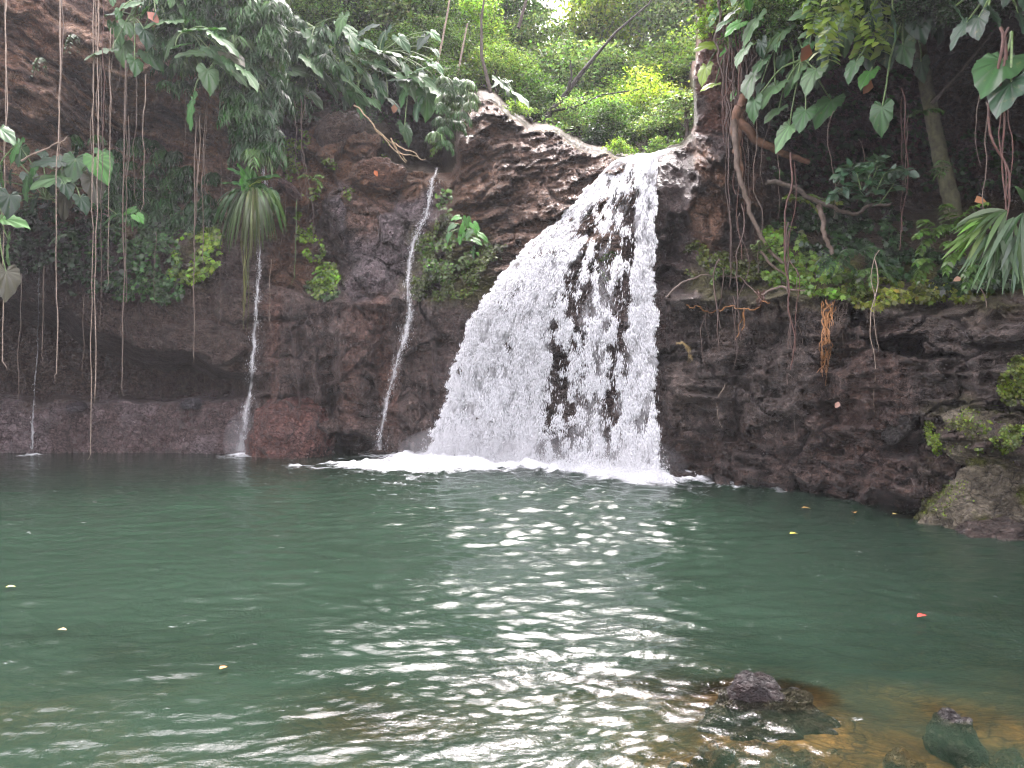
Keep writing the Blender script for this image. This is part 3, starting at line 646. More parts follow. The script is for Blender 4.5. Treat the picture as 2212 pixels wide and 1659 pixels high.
def fall_depth(a_, v):
    u = lft(v) * (1 - a_) + rgt(v) * a_; t = np.clip((v - 335) / 660, 0, 1)
    end = EYE * F / (base_line(u) - CV)
    top = np.interp(u, [1150, 1250, 1345, 1420], [15.7, 15.7, 15.0, 14.35])
    rock = base_depth(u, v) - .22
    ff = np.interp(a_, [0, .35, .7, 1], [0, .3, .8, 1.0])
    free = top - .15 + (end - top) * t ** .6
    return np.minimum(rock, free * ff + rock * (1 - ff))
def density(u, v, a_):
    lb = np.interp(v, [330, 400, 520, 650, 800, 980], [1388, 1320, 1262, 1222, 1190, 1165])     # right edge of the solid left band
    lb = lb + 14 * vn(np.stack([v / 60, a_ * 0, a_ * 0], -1), 501)
    left = 1 - sm(u, lb - 38, lb + 10)
    right = sm(u, np.interp(v, [340, 600, 800, 1000], [1368, 1352, 1318, 1270]), np.interp(v, [340, 600, 800, 1000], [1386, 1380, 1375, 1370]))
    right = right * np.interp(v, [330, 500, 700, 1000], [1.0, .95, .72, .62])
    midc = np.interp(v, [400, 600, 900, 1010], [1330, 1300, 1275, 1260]); mid = np.exp(-((u - midc) / 42) ** 2) * .5
    fine = .17 * sm(v, 500, 700) + .32 * (1 - sm(v, 350, 480)) + .15 * sm(v, 900, 985)
    return np.clip(np.maximum(np.maximum(left, right), mid) + fine, 0, 1)
fall = empty('waterfall', tuple(P(1180, 1000, 15.4) * [1, 1, 0]), 'wide white main waterfall plunging over the rock lip into the pool', 'waterfall')
# sheet
av, vv = np.meshgrid(np.linspace(0, 1, 170), np.linspace(338, 1028, 230))
uu = lft(vv) * (1 - av) + rgt(vv) * av; vv = np.minimum(vv, base_line(uu) + 2)
dd = fall_depth(av, vv); flow = np.stack([av * 3.2, (vv - 335) / 110, 0 * av], -1)
de = density(uu, vv, av)
dd = dd + .04 - de * .15 * ridged(np.stack([av * 9, vv / 130, 0 * av], -1), 4, 505) - .08 * fbm(np.stack([av * 40, vv / 26, 0 * av], -1), 3, 507)
mesh_obj('water_sheet', P(uu, vv, dd), grid_faces(230, 170, np.ones((229, 169), bool)), M_SHEET, flow.reshape(-1, 3), fall, attrs={'Dens': np.clip(.17 + de * .44, 0, 1)})
# drops
T_DR = np.array([[0, -.5, 0], [.5, -.05, 0], [-.25, -.05, .43], [-.25, -.05, -.43], [0, .5, 0]], float); F_DR = np.array([[0, 2, 1], [0, 3, 2], [0, 1, 3], [1, 2, 4], [2, 3, 4], [3, 1, 4]])
def drops(u, v, d, du, n, smin=.010, smax=.03, stretch=(1.6, 4)):
    p0 = P(u, v, d); p1 = P(u + du, v + 4, d); ax = norm(p0 - p1 + rng.normal(size=(n, 3)) * .0022)
    w = smin + (smax - smin) * rng.random(n) ** 2.2; L = w * rng.uniform(*stretch, n)
    R = frames(ax, rdir(n)); mb = MB(); stamp(mb, T_DR, F_DR, p0, R, np.stack([w, L, w], -1), np.ones((n, 3))); return mb
def sample_fall(n):
    A, VV = [], []
    while sum(map(len, A)) < n:
        a_ = rng.random(60000); v = 335 + 700 * rng.random(60000); u = lft(v) * (1 - a_) + rgt(v) * a_
        ok = v < base_line(u) + 3; wid = (rgt(v) - lft(v)) / 500
        de = density(u, v, a_)
        cl = fbm(np.stack([u / 13, v / 26, 0 * u], -1), 3, 520); cl2 = vn(np.stack([u / 45, v / 90, 0 * u], -1), 525)
        cl3 = fbm(np.stack([a_ * 22 + 3, v / 55, 0 * u], -1), 3, 527)
        pr = np.clip(de * .95 + (cl * .95 + cl2 * .45 + cl3 * .55) * (1.1 - .45 * de) - .22, 0.010, 1) * wid
        k = ok & (rng.random(60000) < pr); A.append(a_[k]); VV.append(v[k])
    return np.concatenate(A)[:n], np.concatenate(VV)[:n]
nd = 105000; a_, v_ = sample_fall(nd); u_ = lft(v_) * (1 - a_) + rgt(v_) * a_
lft2 = (lft(v_ + 12) - lft(v_)) / 3; du = lft2 * (1 - a_) * .8
d_ = fall_depth(a_, v_) - .05 - .42 * rng.random(nd) ** 1.3 * sm(v_, 330, 600) - .03
o = drops(u_ + rng.normal(size=nd) * 1.5 * sm(v_, 350, 900) * 2, v_, d_, du, nd, .006, .020, (2.5, 7)).build('spray', M_DROP, fall); o['kind'] = 'stuff'
# feed stream on top of the lip
tu = np.linspace(1372, 1460, 26); mb = MB()
for k_ in range(5):
    u2 = tu; v2 = np.interp(tu, [1372, 1405, 1425, 1460], [336, 337, 331, 324]) + k_ * 1.8 + rng.normal(size=26) * .8
    d2 = np.interp(tu, [1372, 1400, 1425, 1460], [14.7, 14.6, 15.2, 16.2]) + (4 - k_) * .15
    tube(mb, P(u2, v2, d2), .045, .06, 5)
mb.build('feed_stream', M_DROP, fall)

def trickle(name, pts, wds, label, n, lift=.06, seed=0):
    """thin fall down the rock: pts (u, v), widths in photo units"""
    pts = np.array(pts, float); wds = np.array(wds, float)
    v = np.linspace(pts[0, 1], pts[-1, 1], 90); u = np.interp(v, pts[:, 1], pts[:, 0]); w = np.interp(v, pts[:, 1], wds)
    u = u + 1.6 * fbm(np.stack([v / 18, 0 * v + seed, 0 * v], -1), 3, 530)
    dbase = np.minimum.reduce([surf(u + k, v) for k in (-5, 0, 5)]); dbase = np.array([np.median(dbase[max(0, i - 3):i + 4]) for i in range(90)]) - lift
    root = empty(name, tuple(P(u[-1], v[-1], dbase[-1])), label, 'waterfall')
    a_ = np.linspace(-.5, .5, 9); uu = u[:, None] + a_[None] * w[:, None]; vv = v[:, None] + 0 * uu; dd = dbase[:, None] - .06 * np.cos(a_ * 3.1)[None] + 0 * uu
    fl = np.stack([uu / 90, vv / 90, 0 * uu], -1)
    mesh_obj('water_sheet', P(uu, vv, dd), grid_faces(90, 9, np.ones((89, 8), bool)), M_SHEET, fl.reshape(-1, 3), root, attrs={'Dens': (.53 - .34 * np.abs(a_)[None] * 2 + 0 * uu)})
    t = rng.random(n); i = (t * 89); vi = np.interp(i, np.arange(90), v); ui = np.interp(vi, v, u) + rng.normal(size=n) * .32 * np.interp(vi, v, w); di = np.interp(vi, v, dbase) - .08 - .1 * rng.random(n)
    k = vn(np.stack([ui / 8, vi / 22, 0 * ui + seed], -1), 540) > -.25
    o = drops(ui[k], vi[k], di[k], np.interp(vi[k], v, np.gradient(u, v)) * 4, int(k.sum()), .004, .012, (2, 6)).build('spray', M_DROP, root); o['kind'] = 'stuff'
    return root
trickle('waterfall', [(566, 330), (572, 400), (560, 500), (562, 560), (556, 640), (549, 720), (545, 800), (541, 850), (530, 900), (520, 975)], [9, 12, 8, 9, 13, 19, 20, 22, 34, 52], 'thin left trickle falling beside the drooping palm onto the reddish boulder', 2600, .12, 1)
trickle('waterfall', [(944, 362), (934, 385), (928, 425), (918, 470), (900, 505), (884, 560), (880, 620), (884, 680), (880, 715), (862, 760), (842, 840), (828, 910), (818, 972)], [10, 12, 11, 15, 18, 15, 15, 20, 27, 20, 16, 17, 24], 'narrow middle trickle running down the cleft between the outcrop and the purple rock', 3600, .08, 2)
trickle('waterfall', [(86, 560), (84, 640), (80, 760), (74, 860), (68, 970)], [5, 5, 6, 7, 16], 'faint trickle in the dark cave at the far left', 160, .1, 3)
# splash at the foot
n = 60000; us = rng.uniform(915, 1440, n); de = density(us, base_line(us) - 25, np.clip((us - lft(960 + 0 * us)) / 480, 0, 1))
k = rng.random(n) < (.25 + de); us = us[k]; n = len(us); up = rng.exponential(10, n) ** 1.0 * (1 + .8 * np.exp(-((us - 1050) / 90) ** 2) + .5 * np.exp(-((us - 1385) / 40) ** 2))
dd = EYE * F / (base_line(us) - CV) - rng.random(n) * 1.0
mb = drops(us + rng.normal(size=n) * 5, base_line(us) + 9 - up, dd, rng.normal(size=n) * 3, n, .005, .018, (1, 2.4))
tag(mb.build('foam', M_DROP), kind='stuff')

# ------------------------------------------------------------------ forest crowns (prototypes, then copies)
GREENS = {'dark': (.032, .062, .030), 'mid': (.13, .22, .065), 'grey': (.26, .36, .15), 'bright': (.31, .46, .10), 'yellow': (.42, .56, .10), 'pale': (.30, .39, .20)}
def crown_mesh(seed, n, leaf, colr, flat=1.0, clumps=34, quad=True):
    r = np.random.default_rng(seed)
    c = norm(r.normal(size=(clumps, 3))) * (r.random((clumps, 1)) ** .4) * np.array([1, 1, .8 * flat]) * (.75 + .35 * r.random((clumps, 1)))
    cr = r.uniform(.16, .46, clumps); bright = r.uniform(.75, 1.3, clumps)
    k = r.choice(clumps, n, p=cr ** 2 / (cr ** 2).sum())
    off = r.normal(size=(n, 3)) * .52; off[:, 2] *= .6
    pos = c[k] + off * cr[k][:, None]
    y = norm(r.normal(size=(n, 3)) * .8 + off * .5 + [0, 0, -.45]); z = norm(r.normal(size=(n, 3)) * .8 + [0, -.15, .7])
    colv = np.array(colr)[None] * bright[k][:, None] * r.uniform(.2, 1.0, (n, 1)) ** 1.6 * 2.1 * (1 + r.normal(size=(n, 3)) * .12)
    mb = MB(); stamp(mb, T_LQ if quad else T_LEAF, F_LQ if quad else F_LEAF, pos, frames(y, z), leaf * r.uniform(.6, 1.3, n), np.clip(colv, .004, .8))
    return mb
hide = []
def proto_mesh(name, mb, mat):
    o = mb.build(name, mat, origin=(0, 0, 0)); me = o.data; bpy.data.objects.remove(o); return me
CROWN = {k: [proto_mesh('crown', crown_mesh(s + i * 10, 8000, .092, GREENS[k], clumps=48), M_LEAF) for i in range(2)] for s, k in enumerate(GREENS)}
CROWN_S = {k: [proto_mesh('crown', crown_mesh(s + 50, 1300, .19, GREENS[k], clumps=20), M_LEAF)] * 2 for s, k in enumerate(GREENS)}
def sub_obj(name, me, parent, loc=(0, 0, 0), sc=(1, 1, 1), rot=(0, 0, 0)):
    o = bpy.data.objects.new(name, me); o.location = loc; o.scale = sc; o.rotation_euler = rot; return link(o, parent)
def tree(u, v, R, d, kind, label, group, cat='tree', name='tree', lean=0., trunk=True, flat=.85, h=None):
    c = P(u, v, d); r = R / F * d; foot = d + .3 * r
    h = (h or 2.2) * r; base = np.array([c[0] - lean, c[1] + .2 * r, c[2] - h])
    t = empty(name, tuple(base), label, cat, group)
    sub_obj('crown', (CROWN if R > 55 else CROWN_S)[kind][int(rng.integers(2))], t, tuple(c - base), (r * rng.uniform(.95, 1.3), r, r * flat * rng.uniform(.85, 1.15)), (0, 0, rng.random() * 6.28))
    if trunk:
        mb = MB(); tube(mb, wob(base, c + [0, 0, .2 * r], 9, .12 * r, 0, u), .07 * r + .03, .02 * r, 6)
        for k in range(6):
            s_ = base + (c - base) * rng.uniform(.55, .95); e_ = c + rdir(1)[0] * r * .75; tube(mb, wob(s_, e_, 6, .1 * r, 0, u + k), .022 * r, .006 * r, 4)
        mb.build('trunk', M_BARK, t)
    return t
def where_(u, v):
    a = 'left' if u < 1130 else ('centre' if u < 1320 else 'right'); return a
# trees in the valley behind the fall: u, v, radius, distance, colour
TREES = [(1010, 40, 75, 27, 'bright', 'yellow green leafy tree standing above the left end of the rock outcrop'),
 (1070, 150, 62, 25, 'bright', 'bright green small tree just above the top of the layered outcrop'),
 (1090, 20, 70, 30, 'mid', 'dark green tree to the left of the white sky gap'),
 (1150, 95, 75, 29, 'grey', 'grey green tree under the white sky gap'),
 (1160, 215, 70, 25, 'mid', 'dark crown behind the right shoulder of the outcrop'),
 (1290, 50, 95, 31, 'yellow', 'sunlit yellow green tree right of the white sky gap'),
 (1240, 160, 90, 28, 'grey', 'grey green tree with a black leaning trunk in the valley centre'),
 (1385, 60, 95, 33, 'bright', 'sunlit tree high in the right half of the valley'),
 (1340, 160, 80, 29, 'grey', 'grey leafed tree above the lip of the fall'),
 (1470, 40, 85, 29, 'pale', 'pale hazy tree next to the rooted right cliff edge at the top'),
 (1450, 150, 80, 27, 'bright', 'bright green tree touching the right cliff edge'),
 (1400, 215, 62, 24, 'yellow', 'yellow green bush with light tips above the lip of the fall'),
 (1250, 262, 70, 24, 'grey', 'grey green low tree behind the brown rock saddle'),
 (1330, 262, 60, 23, 'mid', 'dark low tree directly behind the lip of the fall'),
 (1440, 262, 58, 21, 'grey', 'pale drooping bush right above the water lip'),
 (1185, 285, 34, 22, 'mid', 'small dark bush on the rim of the outcrop'),
 (1480, 225, 45, 19, 'pale', 'pale green bush against the foot of the rooted cliff edge'),
 (1340, 318, 24, 18, 'bright', 'tiny bright bush beside the lip of the fall'),
 (1120, 235, 26, 21, 'bright', 'tiny bright bush on the crest of the outcrop'),
 (1300, 300, 40, 22, 'dark', 'very dark bush in the notch left of the lip'),
 (1235, -95, 60, 34, 'grey', 'grey tree crown above the white sky gap'), (1120, -90, 90, 30, 'mid', 'dark crown at the very top left of the sky gap'), (1320, -80, 110, 33, 'bright', 'bright crown at the very top right of the sky gap'),
 (1460, -90, 100, 29, 'mid', 'dark crown at the very top beside the right cliff'), (1230, 330, 45, 25, 'mid', 'green bush low behind the outcrop saddle'), (1395, 290, 46, 22, 'mid', 'green bush low behind the water lip'), (1430, 325, 34, 20, 'grey', 'grey green bush at the water level behind the lip'), (1350, 225, 60, 27, 'bright', 'bright tree in the middle distance above the lip'), (1270, 110, 70, 33, 'bright', 'far bright tree between the two forks of the black trunk'), (1150, 30, 36, 34, 'mid', 'far green tree below the left side of the sky gap'), (1420, 130, 70, 31, 'pale', 'far pale tree right of the valley centre')]
for k_, (u, v, R, d, kd, lab) in enumerate(TREES):
    tree(u, v, R * 1.12, d, kd, lab, 'valley trees behind the fall', cat='tree' if R > 40 else 'bush', name='tree' if R > 40 else 'bush', trunk=R > 40)
M_BLACKBARK = plain('black_bark', (.022, .018, .014), .8, 18, .5)
t = empty('leaning_tree', tuple(P(1160, 330, 22)), 'black leaning trunk forking up to the right behind the outcrop', 'tree')
mb = MB(); tube(mb, P([1150, 1165, 1190, 1225, 1262, 1300], [330, 285, 240, 200, 150, 105], 23.5), .12, .05, 8)
mb.build('trunk', M_BLACKBARK, t)
for pts in ([(1190, 240), (1240, 232), (1300, 205), (1390, 192)], [(1225, 200), (1235, 165), (1232, 130)], [(1262, 150), (1330, 70), (1400, 10), (1430, -30)], [(1165, 285), (1240, 280), (1310, 240)], [(1150, 262), (1130, 232), (1100, 215)]):
    pts = np.array(pts, float); mb = MB(); tube(mb, P(pts[:, 0], pts[:, 1], 23.4), .05, .015, 6); mb.build('branch', M_BLACKBARK, t)
# dense shrubs over the left cliff top
k_ = 0
for v in range(-60, 260, 52):
    for u in range(590, 1130, 58):
        uu_ = u + rng.uniform(-22, 22); vv_ = v + rng.uniform(-18, 18)
        lim = np.interp(uu_, [580, 700, 800, 900, 985, 1040, 1130], [235, 190, 200, 215, 185, 165, 120])
        if vv_ > lim - 12 or (uu_ > 1040 and vv_ < 90): continue
        kd = rng.choice(['dark', 'mid', 'grey', 'mid', 'bright' if uu_ > 940 else 'dark'])
        dd_ = float(base_depth(np.array([uu_]), np.array([vv_ + 40]))[0]) - .8
        tree(uu_, vv_, rng.uniform(46, 66), dd_, kd, 'small leaved evergreen shrub in the dense thicket on the left cliff top', 'shrubs on the left cliff top', 'shrub', 'shrub', trunk=False)
for (u, v, R, d, kd) in [(500, -60, 110, 17.5, 'dark'), (760, -150, 130, 21, 'mid'), (930, -140, 110, 24, 'mid'), (1560, -110, 90, 13.5, 'mid'), (1720, -160, 110, 11.5, 'dark'), (1950, -230, 150, 10, 'dark'), (2250, -200, 160, 8.5, 'dark'), (2600, -100, 160, 8, 'dark'), (-450, 250, 200, 13, 'mid'), (-350, 500, 140, 14, 'dark'), (2500, 400, 130, 8, 'mid')]:
    tree(u, v, R, d, kd, 'leafy tree added around the gorge rim to block sky', 'trees added to block sky', 'tree', 'tree', trunk=False)  # trees added mostly out of view to block sky and its reflections
# unseen bank added behind the camera to hold back light
bk_u, bk_v = np.meshgrid(np.linspace(-1, 1, 60), np.linspace(0, 1, 24))
bx = np.sin(bk_u * 2.1) * 15 - 1; by = 2 - np.cos(bk_u * 2.1) * 15; by = np.where(by > 5, 5, by); bz = -1.0 + bk_v * 2.4
sc_ = 1 + bk_v * .35; nz = fbm(np.stack([bx * .4, by * .4, bz * .4], -1), 4, 600)
bankG = np.stack([bx * sc_ + nz, (by - 2) * sc_ + 2 + nz, bz], -1)
tag(mesh_obj('light_block_bank', bankG, grid_faces(24, 60, np.ones((23, 59), bool)), M_SOIL, C(.05, .06, .03), attrs={'Wet': np.zeros(bx.size)}, origin=(0, 0, 0)), kind='structure')

# ------------------------------------------------------------------ big heart shaped leaves
HALF = [(0, 1.0), (.09, .88), (.22, .70), (.335, .50), (.405, .28), (.425, .06), (.385, -.12), (.30, -.235), (.19, -.26), (.09, -.19), (.025, -.06)]
def heart(seed):
    r = np.random.default_rng(seed); hp = np.array(HALF); t = np.linspace(0, len(hp) - 1, 22)
    hx = np.interp(t, range(len(hp)), hp[:, 0]); hy = np.interp(t, range(len(hp)), hp[:, 1])
    hx = hx * (1 + .05 * np.sin(t * 3.2 + seed)); out = np.concatenate([np.stack([hx, hy], 1), np.stack([-hx, hy], 1)[1:][::-1]])
    m = len(out); rings = np.array([.12, .3, .48, .66, .83, 1.0]); V = [[0, 0, 0]]; Cc = [1.35]
    ang = np.arctan2(out[:, 0], out[:, 1])
    for q_ in rings:
        x = out[:, 0] * q_; y = out[:, 1] * q_
        z = .22 * np.abs(x) - .24 * np.clip(y, 0, 2) ** 2 - .5 * x * x + .036 * np.sin(ang * 13 + (seed % 3)) * q_ ** .7 + .022 * np.sin(ang * 5 + seed) * q_ ** 2
        V += list(np.stack([x, y, z], 1)); Cc += list(np.where(np.abs(x) < .018, 1.5, 1 + .28 * np.cos(ang * 13 + (seed % 3))) * (1.0 if q_ < 1 else .9))
    Fc = [[0, 1 + i, 1 + (i + 1) % m] for i in range(m)]; Q = []
    for j in range(len(rings) - 1):
        a0, b0 = 1 + j * m, 1 + (j + 1) * m
        Q += [[a0 + i, b0 + i, b0 + (i + 1) % m, a0 + (i + 1) % m] for i in range(m)]
    return np.array(V), np.array(Fc), np.array(Q), np.array(Cc)
HEARTS = [heart(s) for s in range(5)]
LEAFC = {'g': (.055, .15, .045), 'p': (.11, .215, .085), 'd': (.03, .075, .036), 'b': (.09, .28, .05), 'y': (.24, .36, .03), 'r': (.10, .10, .065)}
def big_leaf(par, u, v, L, ang, w, d, ck='g', stem=None, name='leaf'):
    """centre u, v; length L in photo units; tip direction ang (0 right, 90 up, 270 down); w = how open it faces us"""
    d = float(min(d, surf(u, v) - .12)); s = 1.14 * L / F * d
    a_ = math.radians(ang); tip = np.array([math.cos(a_), -.25 + rng.normal() * .15, math.sin(a_)]); tip /= np.linalg.norm(tip)
    n0 = np.array([0, -1, 0.]); side = np.cross(tip, n0); side /= np.linalg.norm(side); n0 = np.cross(side, tip)
    th = math.acos(min(max(w, .1), 1)); n_a = n0 * math.cos(th) + side * math.sin(th); n_b = n0 * math.cos(th) - side * math.sin(th)
    nn = n_a if n_a[2] > n_b[2] else n_b
    x = np.cross(tip, nn); Hv, Ft, Fq, cc = HEARTS[int(rng.integers(5))]
    R = np.stack([x, tip, nn]); c = P(u, v, d); base = c - tip * s * .37
    V = (Hv * s) @ R + base; mb = MB(); colr = np.array(LEAFC[ck]) * rng.uniform(.8, 1.25)
    cv = colr[None] * cc[:, None]; mb.V = [V]; mb.F = [Ft, Fq]; mb.C = [np.clip(cv, 0, 1)]; mb.n = len(V)
    o = mb.build(name, M_BIG, par)
    if stem is not None and par is not None:
        e = np.array(stem, float); pth = wob(e, base, 9, .03, -.12 * np.linalg.norm(e - base), u); m2 = MB(); tube(m2, pth, .018, .011, 5); m2.build('stem', M_STEM, par)
    return o
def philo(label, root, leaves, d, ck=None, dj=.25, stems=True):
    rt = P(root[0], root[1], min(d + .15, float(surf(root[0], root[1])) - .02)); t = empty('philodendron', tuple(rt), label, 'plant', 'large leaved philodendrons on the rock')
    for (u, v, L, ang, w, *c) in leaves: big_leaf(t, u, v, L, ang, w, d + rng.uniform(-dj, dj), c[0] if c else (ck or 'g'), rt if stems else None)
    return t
philo('big leaved plant at the top left edge of the hanging curtain', (290, 40), [(274, 10, 48, 200, .7), (259, 74, 42, 270, .9), (315, 79, 44, 290, .6, 'd'), (217, 111, 52, 200, .6, 'p'), (266, 113, 44, 275, .95, 'p'), (293, 141, 40, 290, .5, 'g'), (332, 128, 46, 315, .8, 'g'), (240, 30, 34, 180, .5, 'd'), (312, 22, 30, 60, .4)], 16.2)
philo('big leaved plant with broad pale leaves high in the left curtain', (400, 70), [(355, 45, 62, 185, .55, 'p'), (363, 100, 50, 245, .75, 'p'), (392, 96, 34, 20, .4), (417, 113, 56, 180, .6, 'p'), (425, 62, 52, 10, .4, 'g'), (467, 116, 46, 320, .7), (491, 95, 62, 325, .35, 'p'), (506, 122, 50, 330, .6, 'r'), (470, 60, 40, 0, .35, 'b')], 16.0)
philo('plant with three pale leaves drooping below the left curtain', (470, 130), [(452, 170, 50, 285, .75, 'p'), (506, 155, 62, 325, .4, 'p'), (541, 167, 55, 315, .28, 'p'), (496, 140, 34, 300, .5)], 15.9)
philo('single torn leaf hanging on a long stalk in front of the dark recess', (430, 170), [(410, 241, 60, 262, .62, 'g')], 16.0, dj=.05)
philo('big leaved plant right of the strap leaf curtain at the top', (620, 60), [(577, 33, 40, 300, .7), (595, 113, 46, 270, .8, 'p'), (605, 116, 50, 300, .9, 'g'), (644, 152, 52, 350, .75, 'p'), (679, 140, 52, 315, .55, 'p'), (712, 178, 72, 310, .26, 'p'), (677, 98, 52, 305, .3), (680, 211, 46, 320, .5, 'p'), (590, 85, 40, 200, .6, 'd'), (620, 42, 38, 30, .6), (655, 78, 38, 340, .5, 'd')], 18.0)
philo('row of large glossy leaves sloping down the middle of the cliff top', (770, 120), [(775, 193, 60, 325, .3, 'p'), (751, 202, 48, 300, .4), (763, 86, 52, 300, .5, 'g'), (754, 60, 48, 330, .5, 'g'), (787, 131, 66, 330, .4, 'p'), (784, 152, 62, 320, .35, 'p'), (810, 190, 62, 310, .28, 'p'), (819, 140, 52, 340, .5), (825, 193, 50, 285, .5, 'd'), (849, 160, 48, 345, .45), (724, 134, 48, 320, .3, 'g'), (740, 160, 42, 300, .5, 'd'), (800, 100, 46, 330, .5), (840, 120, 46, 330, .5, 'g'), (780, 230, 44, 290, .35, 'g'), (795, 60, 42, 30, .6, 'd')], 18.2)
philo('cluster of round glossy leaves left of the layered outcrop', (890, 170), [(885, 184, 50, 300, .8, 'p'), (871, 205, 44, 250, .6, 'g'), (922, 178, 58, 320, .65, 'p'), (953, 208, 72, 315, .34, 'p'), (923, 225, 54, 275, .8, 'g'), (900, 235, 40, 255, .6, 'd'), (879, 289, 42, 290, .6, 'g'), (860, 170, 40, 180, .5, 'd'), (945, 150, 40, 330, .4), (905, 150, 40, 20, .4)], 18.0)
philo('pale big leaves in the bushes above the crest of the outcrop', (1090, 170), [(1096, 190, 56, 315, .5, 'p'), (1123, 208, 54, 320, .4, 'p'), (1080, 178, 36, 200, .5, 'g')], 19.2)
philo('large leaved plant with long stalks on the ledge at the left', (160, 400), [(104, 348, 54, 185, .7, 'd'), (160, 361, 52, 275, .9, 'g'), (217, 361, 56, 300, .85, 'b'), (70, 372, 40, 250, .8), (107, 387, 60, 200, .8, 'p'), (55, 405, 42, 260, .8), (143, 405, 40, 300, .6, 'd'), (137, 443, 56, 265, .9, 'r'), (204, 406, 52, 285, .8, 'r'), (180, 440, 36, 300, .6, 'd')], 16.6)
philo('big leaves cut by the left edge of the picture', (-30, 400), [(13, 290, 44, 320, .6), (30, 327, 48, 250, .8), (20, 440, 48, 280, .6, 'd'), (2, 378, 40, 270, .6, 'p'), (27, 476, 56, 350, .5, 'b'), (15, 548, 66, 265, .55, 'p'), (14, 610, 60, 280, .6, 'r')], 14.5)
philo('long pointed pale leaves against the rooted right cliff edge', (1680, 90), [(1621, 60, 62, 235, .3, 'p'), (1600, 119, 46, 235, .35, 'p'), (1677, 80, 60, 225, .5, 'p'), (1621, 176, 66, 240, .35, 'p'), (1662, 199, 66, 225, .42, 'p'), (1640, 140, 44, 230, .4, 'g'), (1700, 120, 50, 230, .5, 'g')], 11.9)
philo('fan of ribbed leaves hanging before the dark right recess', (1730, 130), [(1719, 155, 62, 235, .32, 'p'), (1752, 167, 62, 235, .5, 'p'), (1627, 235, 46, 260, .5, 'g'), (1670, 244, 46, 215, .4, 'p'), (1734, 253, 54, 240, .7, 'g'), (1781, 235, 66, 230, .65, 'g'), (1692, 292, 56, 235, .5, 'p'), (1775, 120, 46, 250, .4, 'd')], 11.5)
philo('bright heart leaves behind the hanging yellow fronds', (1800, 30), [(1805, 54, 62, 235, .5, 'p'), (1781, 80, 60, 245, .4, 'p'), (1951, 39, 68, 262, .8, 'p'), (1890, 30, 50, 270, .6, 'd'), (1915, 70, 46, 240, .5, 'g')], 11.0)
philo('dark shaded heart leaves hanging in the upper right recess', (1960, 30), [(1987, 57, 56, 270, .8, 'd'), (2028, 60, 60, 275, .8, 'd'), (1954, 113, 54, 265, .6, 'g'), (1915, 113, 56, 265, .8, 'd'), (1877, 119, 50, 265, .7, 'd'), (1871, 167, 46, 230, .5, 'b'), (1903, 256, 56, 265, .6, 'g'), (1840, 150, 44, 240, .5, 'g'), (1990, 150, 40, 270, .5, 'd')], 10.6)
philo('two huge round leaves on a single stalk at the right edge', (2185, 70), [(2150, 152, 105, 225, .72, 'g'), (2171, 202, 84, 235, .55, 'd')], 7.6, dj=.1)
philo('yellow green lobed leaves at the left rim of the right cliff', (1590, 70), [(1528, 98, 48, 190, .7, 'y'), (1520, 160, 40, 250, .6, 'y'), (1532, 185, 34, 200, .5, 'y'), (1575, 100, 40, 210, .5, 'b'), (1600, 60, 46, 225, .5, 'b'), (1545, 30, 46, 230, .5, 'b'), (1590, 200, 34, 220, .5, 'b')], 12.9)
philo('glossy light green plant growing on the mossy ledge left of the fall', (1005, 500), [(1010, 480, 22, 280, .8, 'b'), (1028, 493, 24, 300, .8, 'b'), (1012, 505, 20, 240, .8, 'p'), (995, 513, 22, 250, .8, 'b'), (985, 470, 18, 200, .8, 'b'), (975, 490, 18, 220, .8, 'g'), (1030, 520, 24, 330, .6, 'b'), (1045, 512, 22, 320, .6, 'b'), (998, 492, 20, 90, .7, 'b'), (1020, 545, 22, 270, .6, 'g'), (968, 512, 18, 250, .7, 'g')], 16.0)
philo('small round leaved plant on the dark wall above the left cave', (290, 470), [(280, 455, 24, 200, .8, 'b'), (300, 470, 26, 320, .8, 'b'), (285, 485, 22, 260, .7, 'g'), (268, 475, 20, 200, .7, 'g')], 17.0)

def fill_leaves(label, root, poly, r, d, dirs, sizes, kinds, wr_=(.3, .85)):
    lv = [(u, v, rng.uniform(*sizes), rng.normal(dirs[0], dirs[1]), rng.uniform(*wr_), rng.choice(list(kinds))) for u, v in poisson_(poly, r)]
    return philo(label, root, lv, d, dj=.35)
def poisson_(poly, r, tries=1500):
    xs = [p[0] for p in poly]; ys = [p[1] for p in poly]; pts = []
    for _ in range(tries):
        x, y = rng.uniform(min(xs), max(xs)), rng.uniform(min(ys), max(ys))
        if all((x - a_) ** 2 + (y - b_) ** 2 > r * r for a_, b_ in pts): pts.append((x, y))
    return pts
fill_leaves('dense leafy climber covering the top of the rooted right cliff', (1640, -20), [(1560, -20), (1720, 60)], 26, 12.1, (245, 28), (22, 44), 'gdbp')
fill_leaves('leafy climber behind the yellow green sprays', (1800, -30), [(1725, -20), (1860, 110)], 30, 11.2, (250, 25), (26, 50), 'gdgp')
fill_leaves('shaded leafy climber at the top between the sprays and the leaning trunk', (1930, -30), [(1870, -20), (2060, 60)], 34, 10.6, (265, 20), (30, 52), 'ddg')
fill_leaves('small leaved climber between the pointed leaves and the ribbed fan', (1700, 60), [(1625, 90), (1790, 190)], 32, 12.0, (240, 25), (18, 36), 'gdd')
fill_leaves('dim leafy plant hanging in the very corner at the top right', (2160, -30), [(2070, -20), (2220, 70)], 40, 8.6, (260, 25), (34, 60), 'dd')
fill_leaves('mixed leafy climber filling the brow between the curtain and the sloping row', (680, 60), [(600, 50), (740, 190)], 30, 18.2, (300, 28), (22, 44), 'gdpg')
fill_leaves('mixed leafy climber under the sloping row of glossy leaves', (820, 120), [(745, 70), (960, 225)], 32, 18.3, (310, 28), (22, 46), 'gdgp')
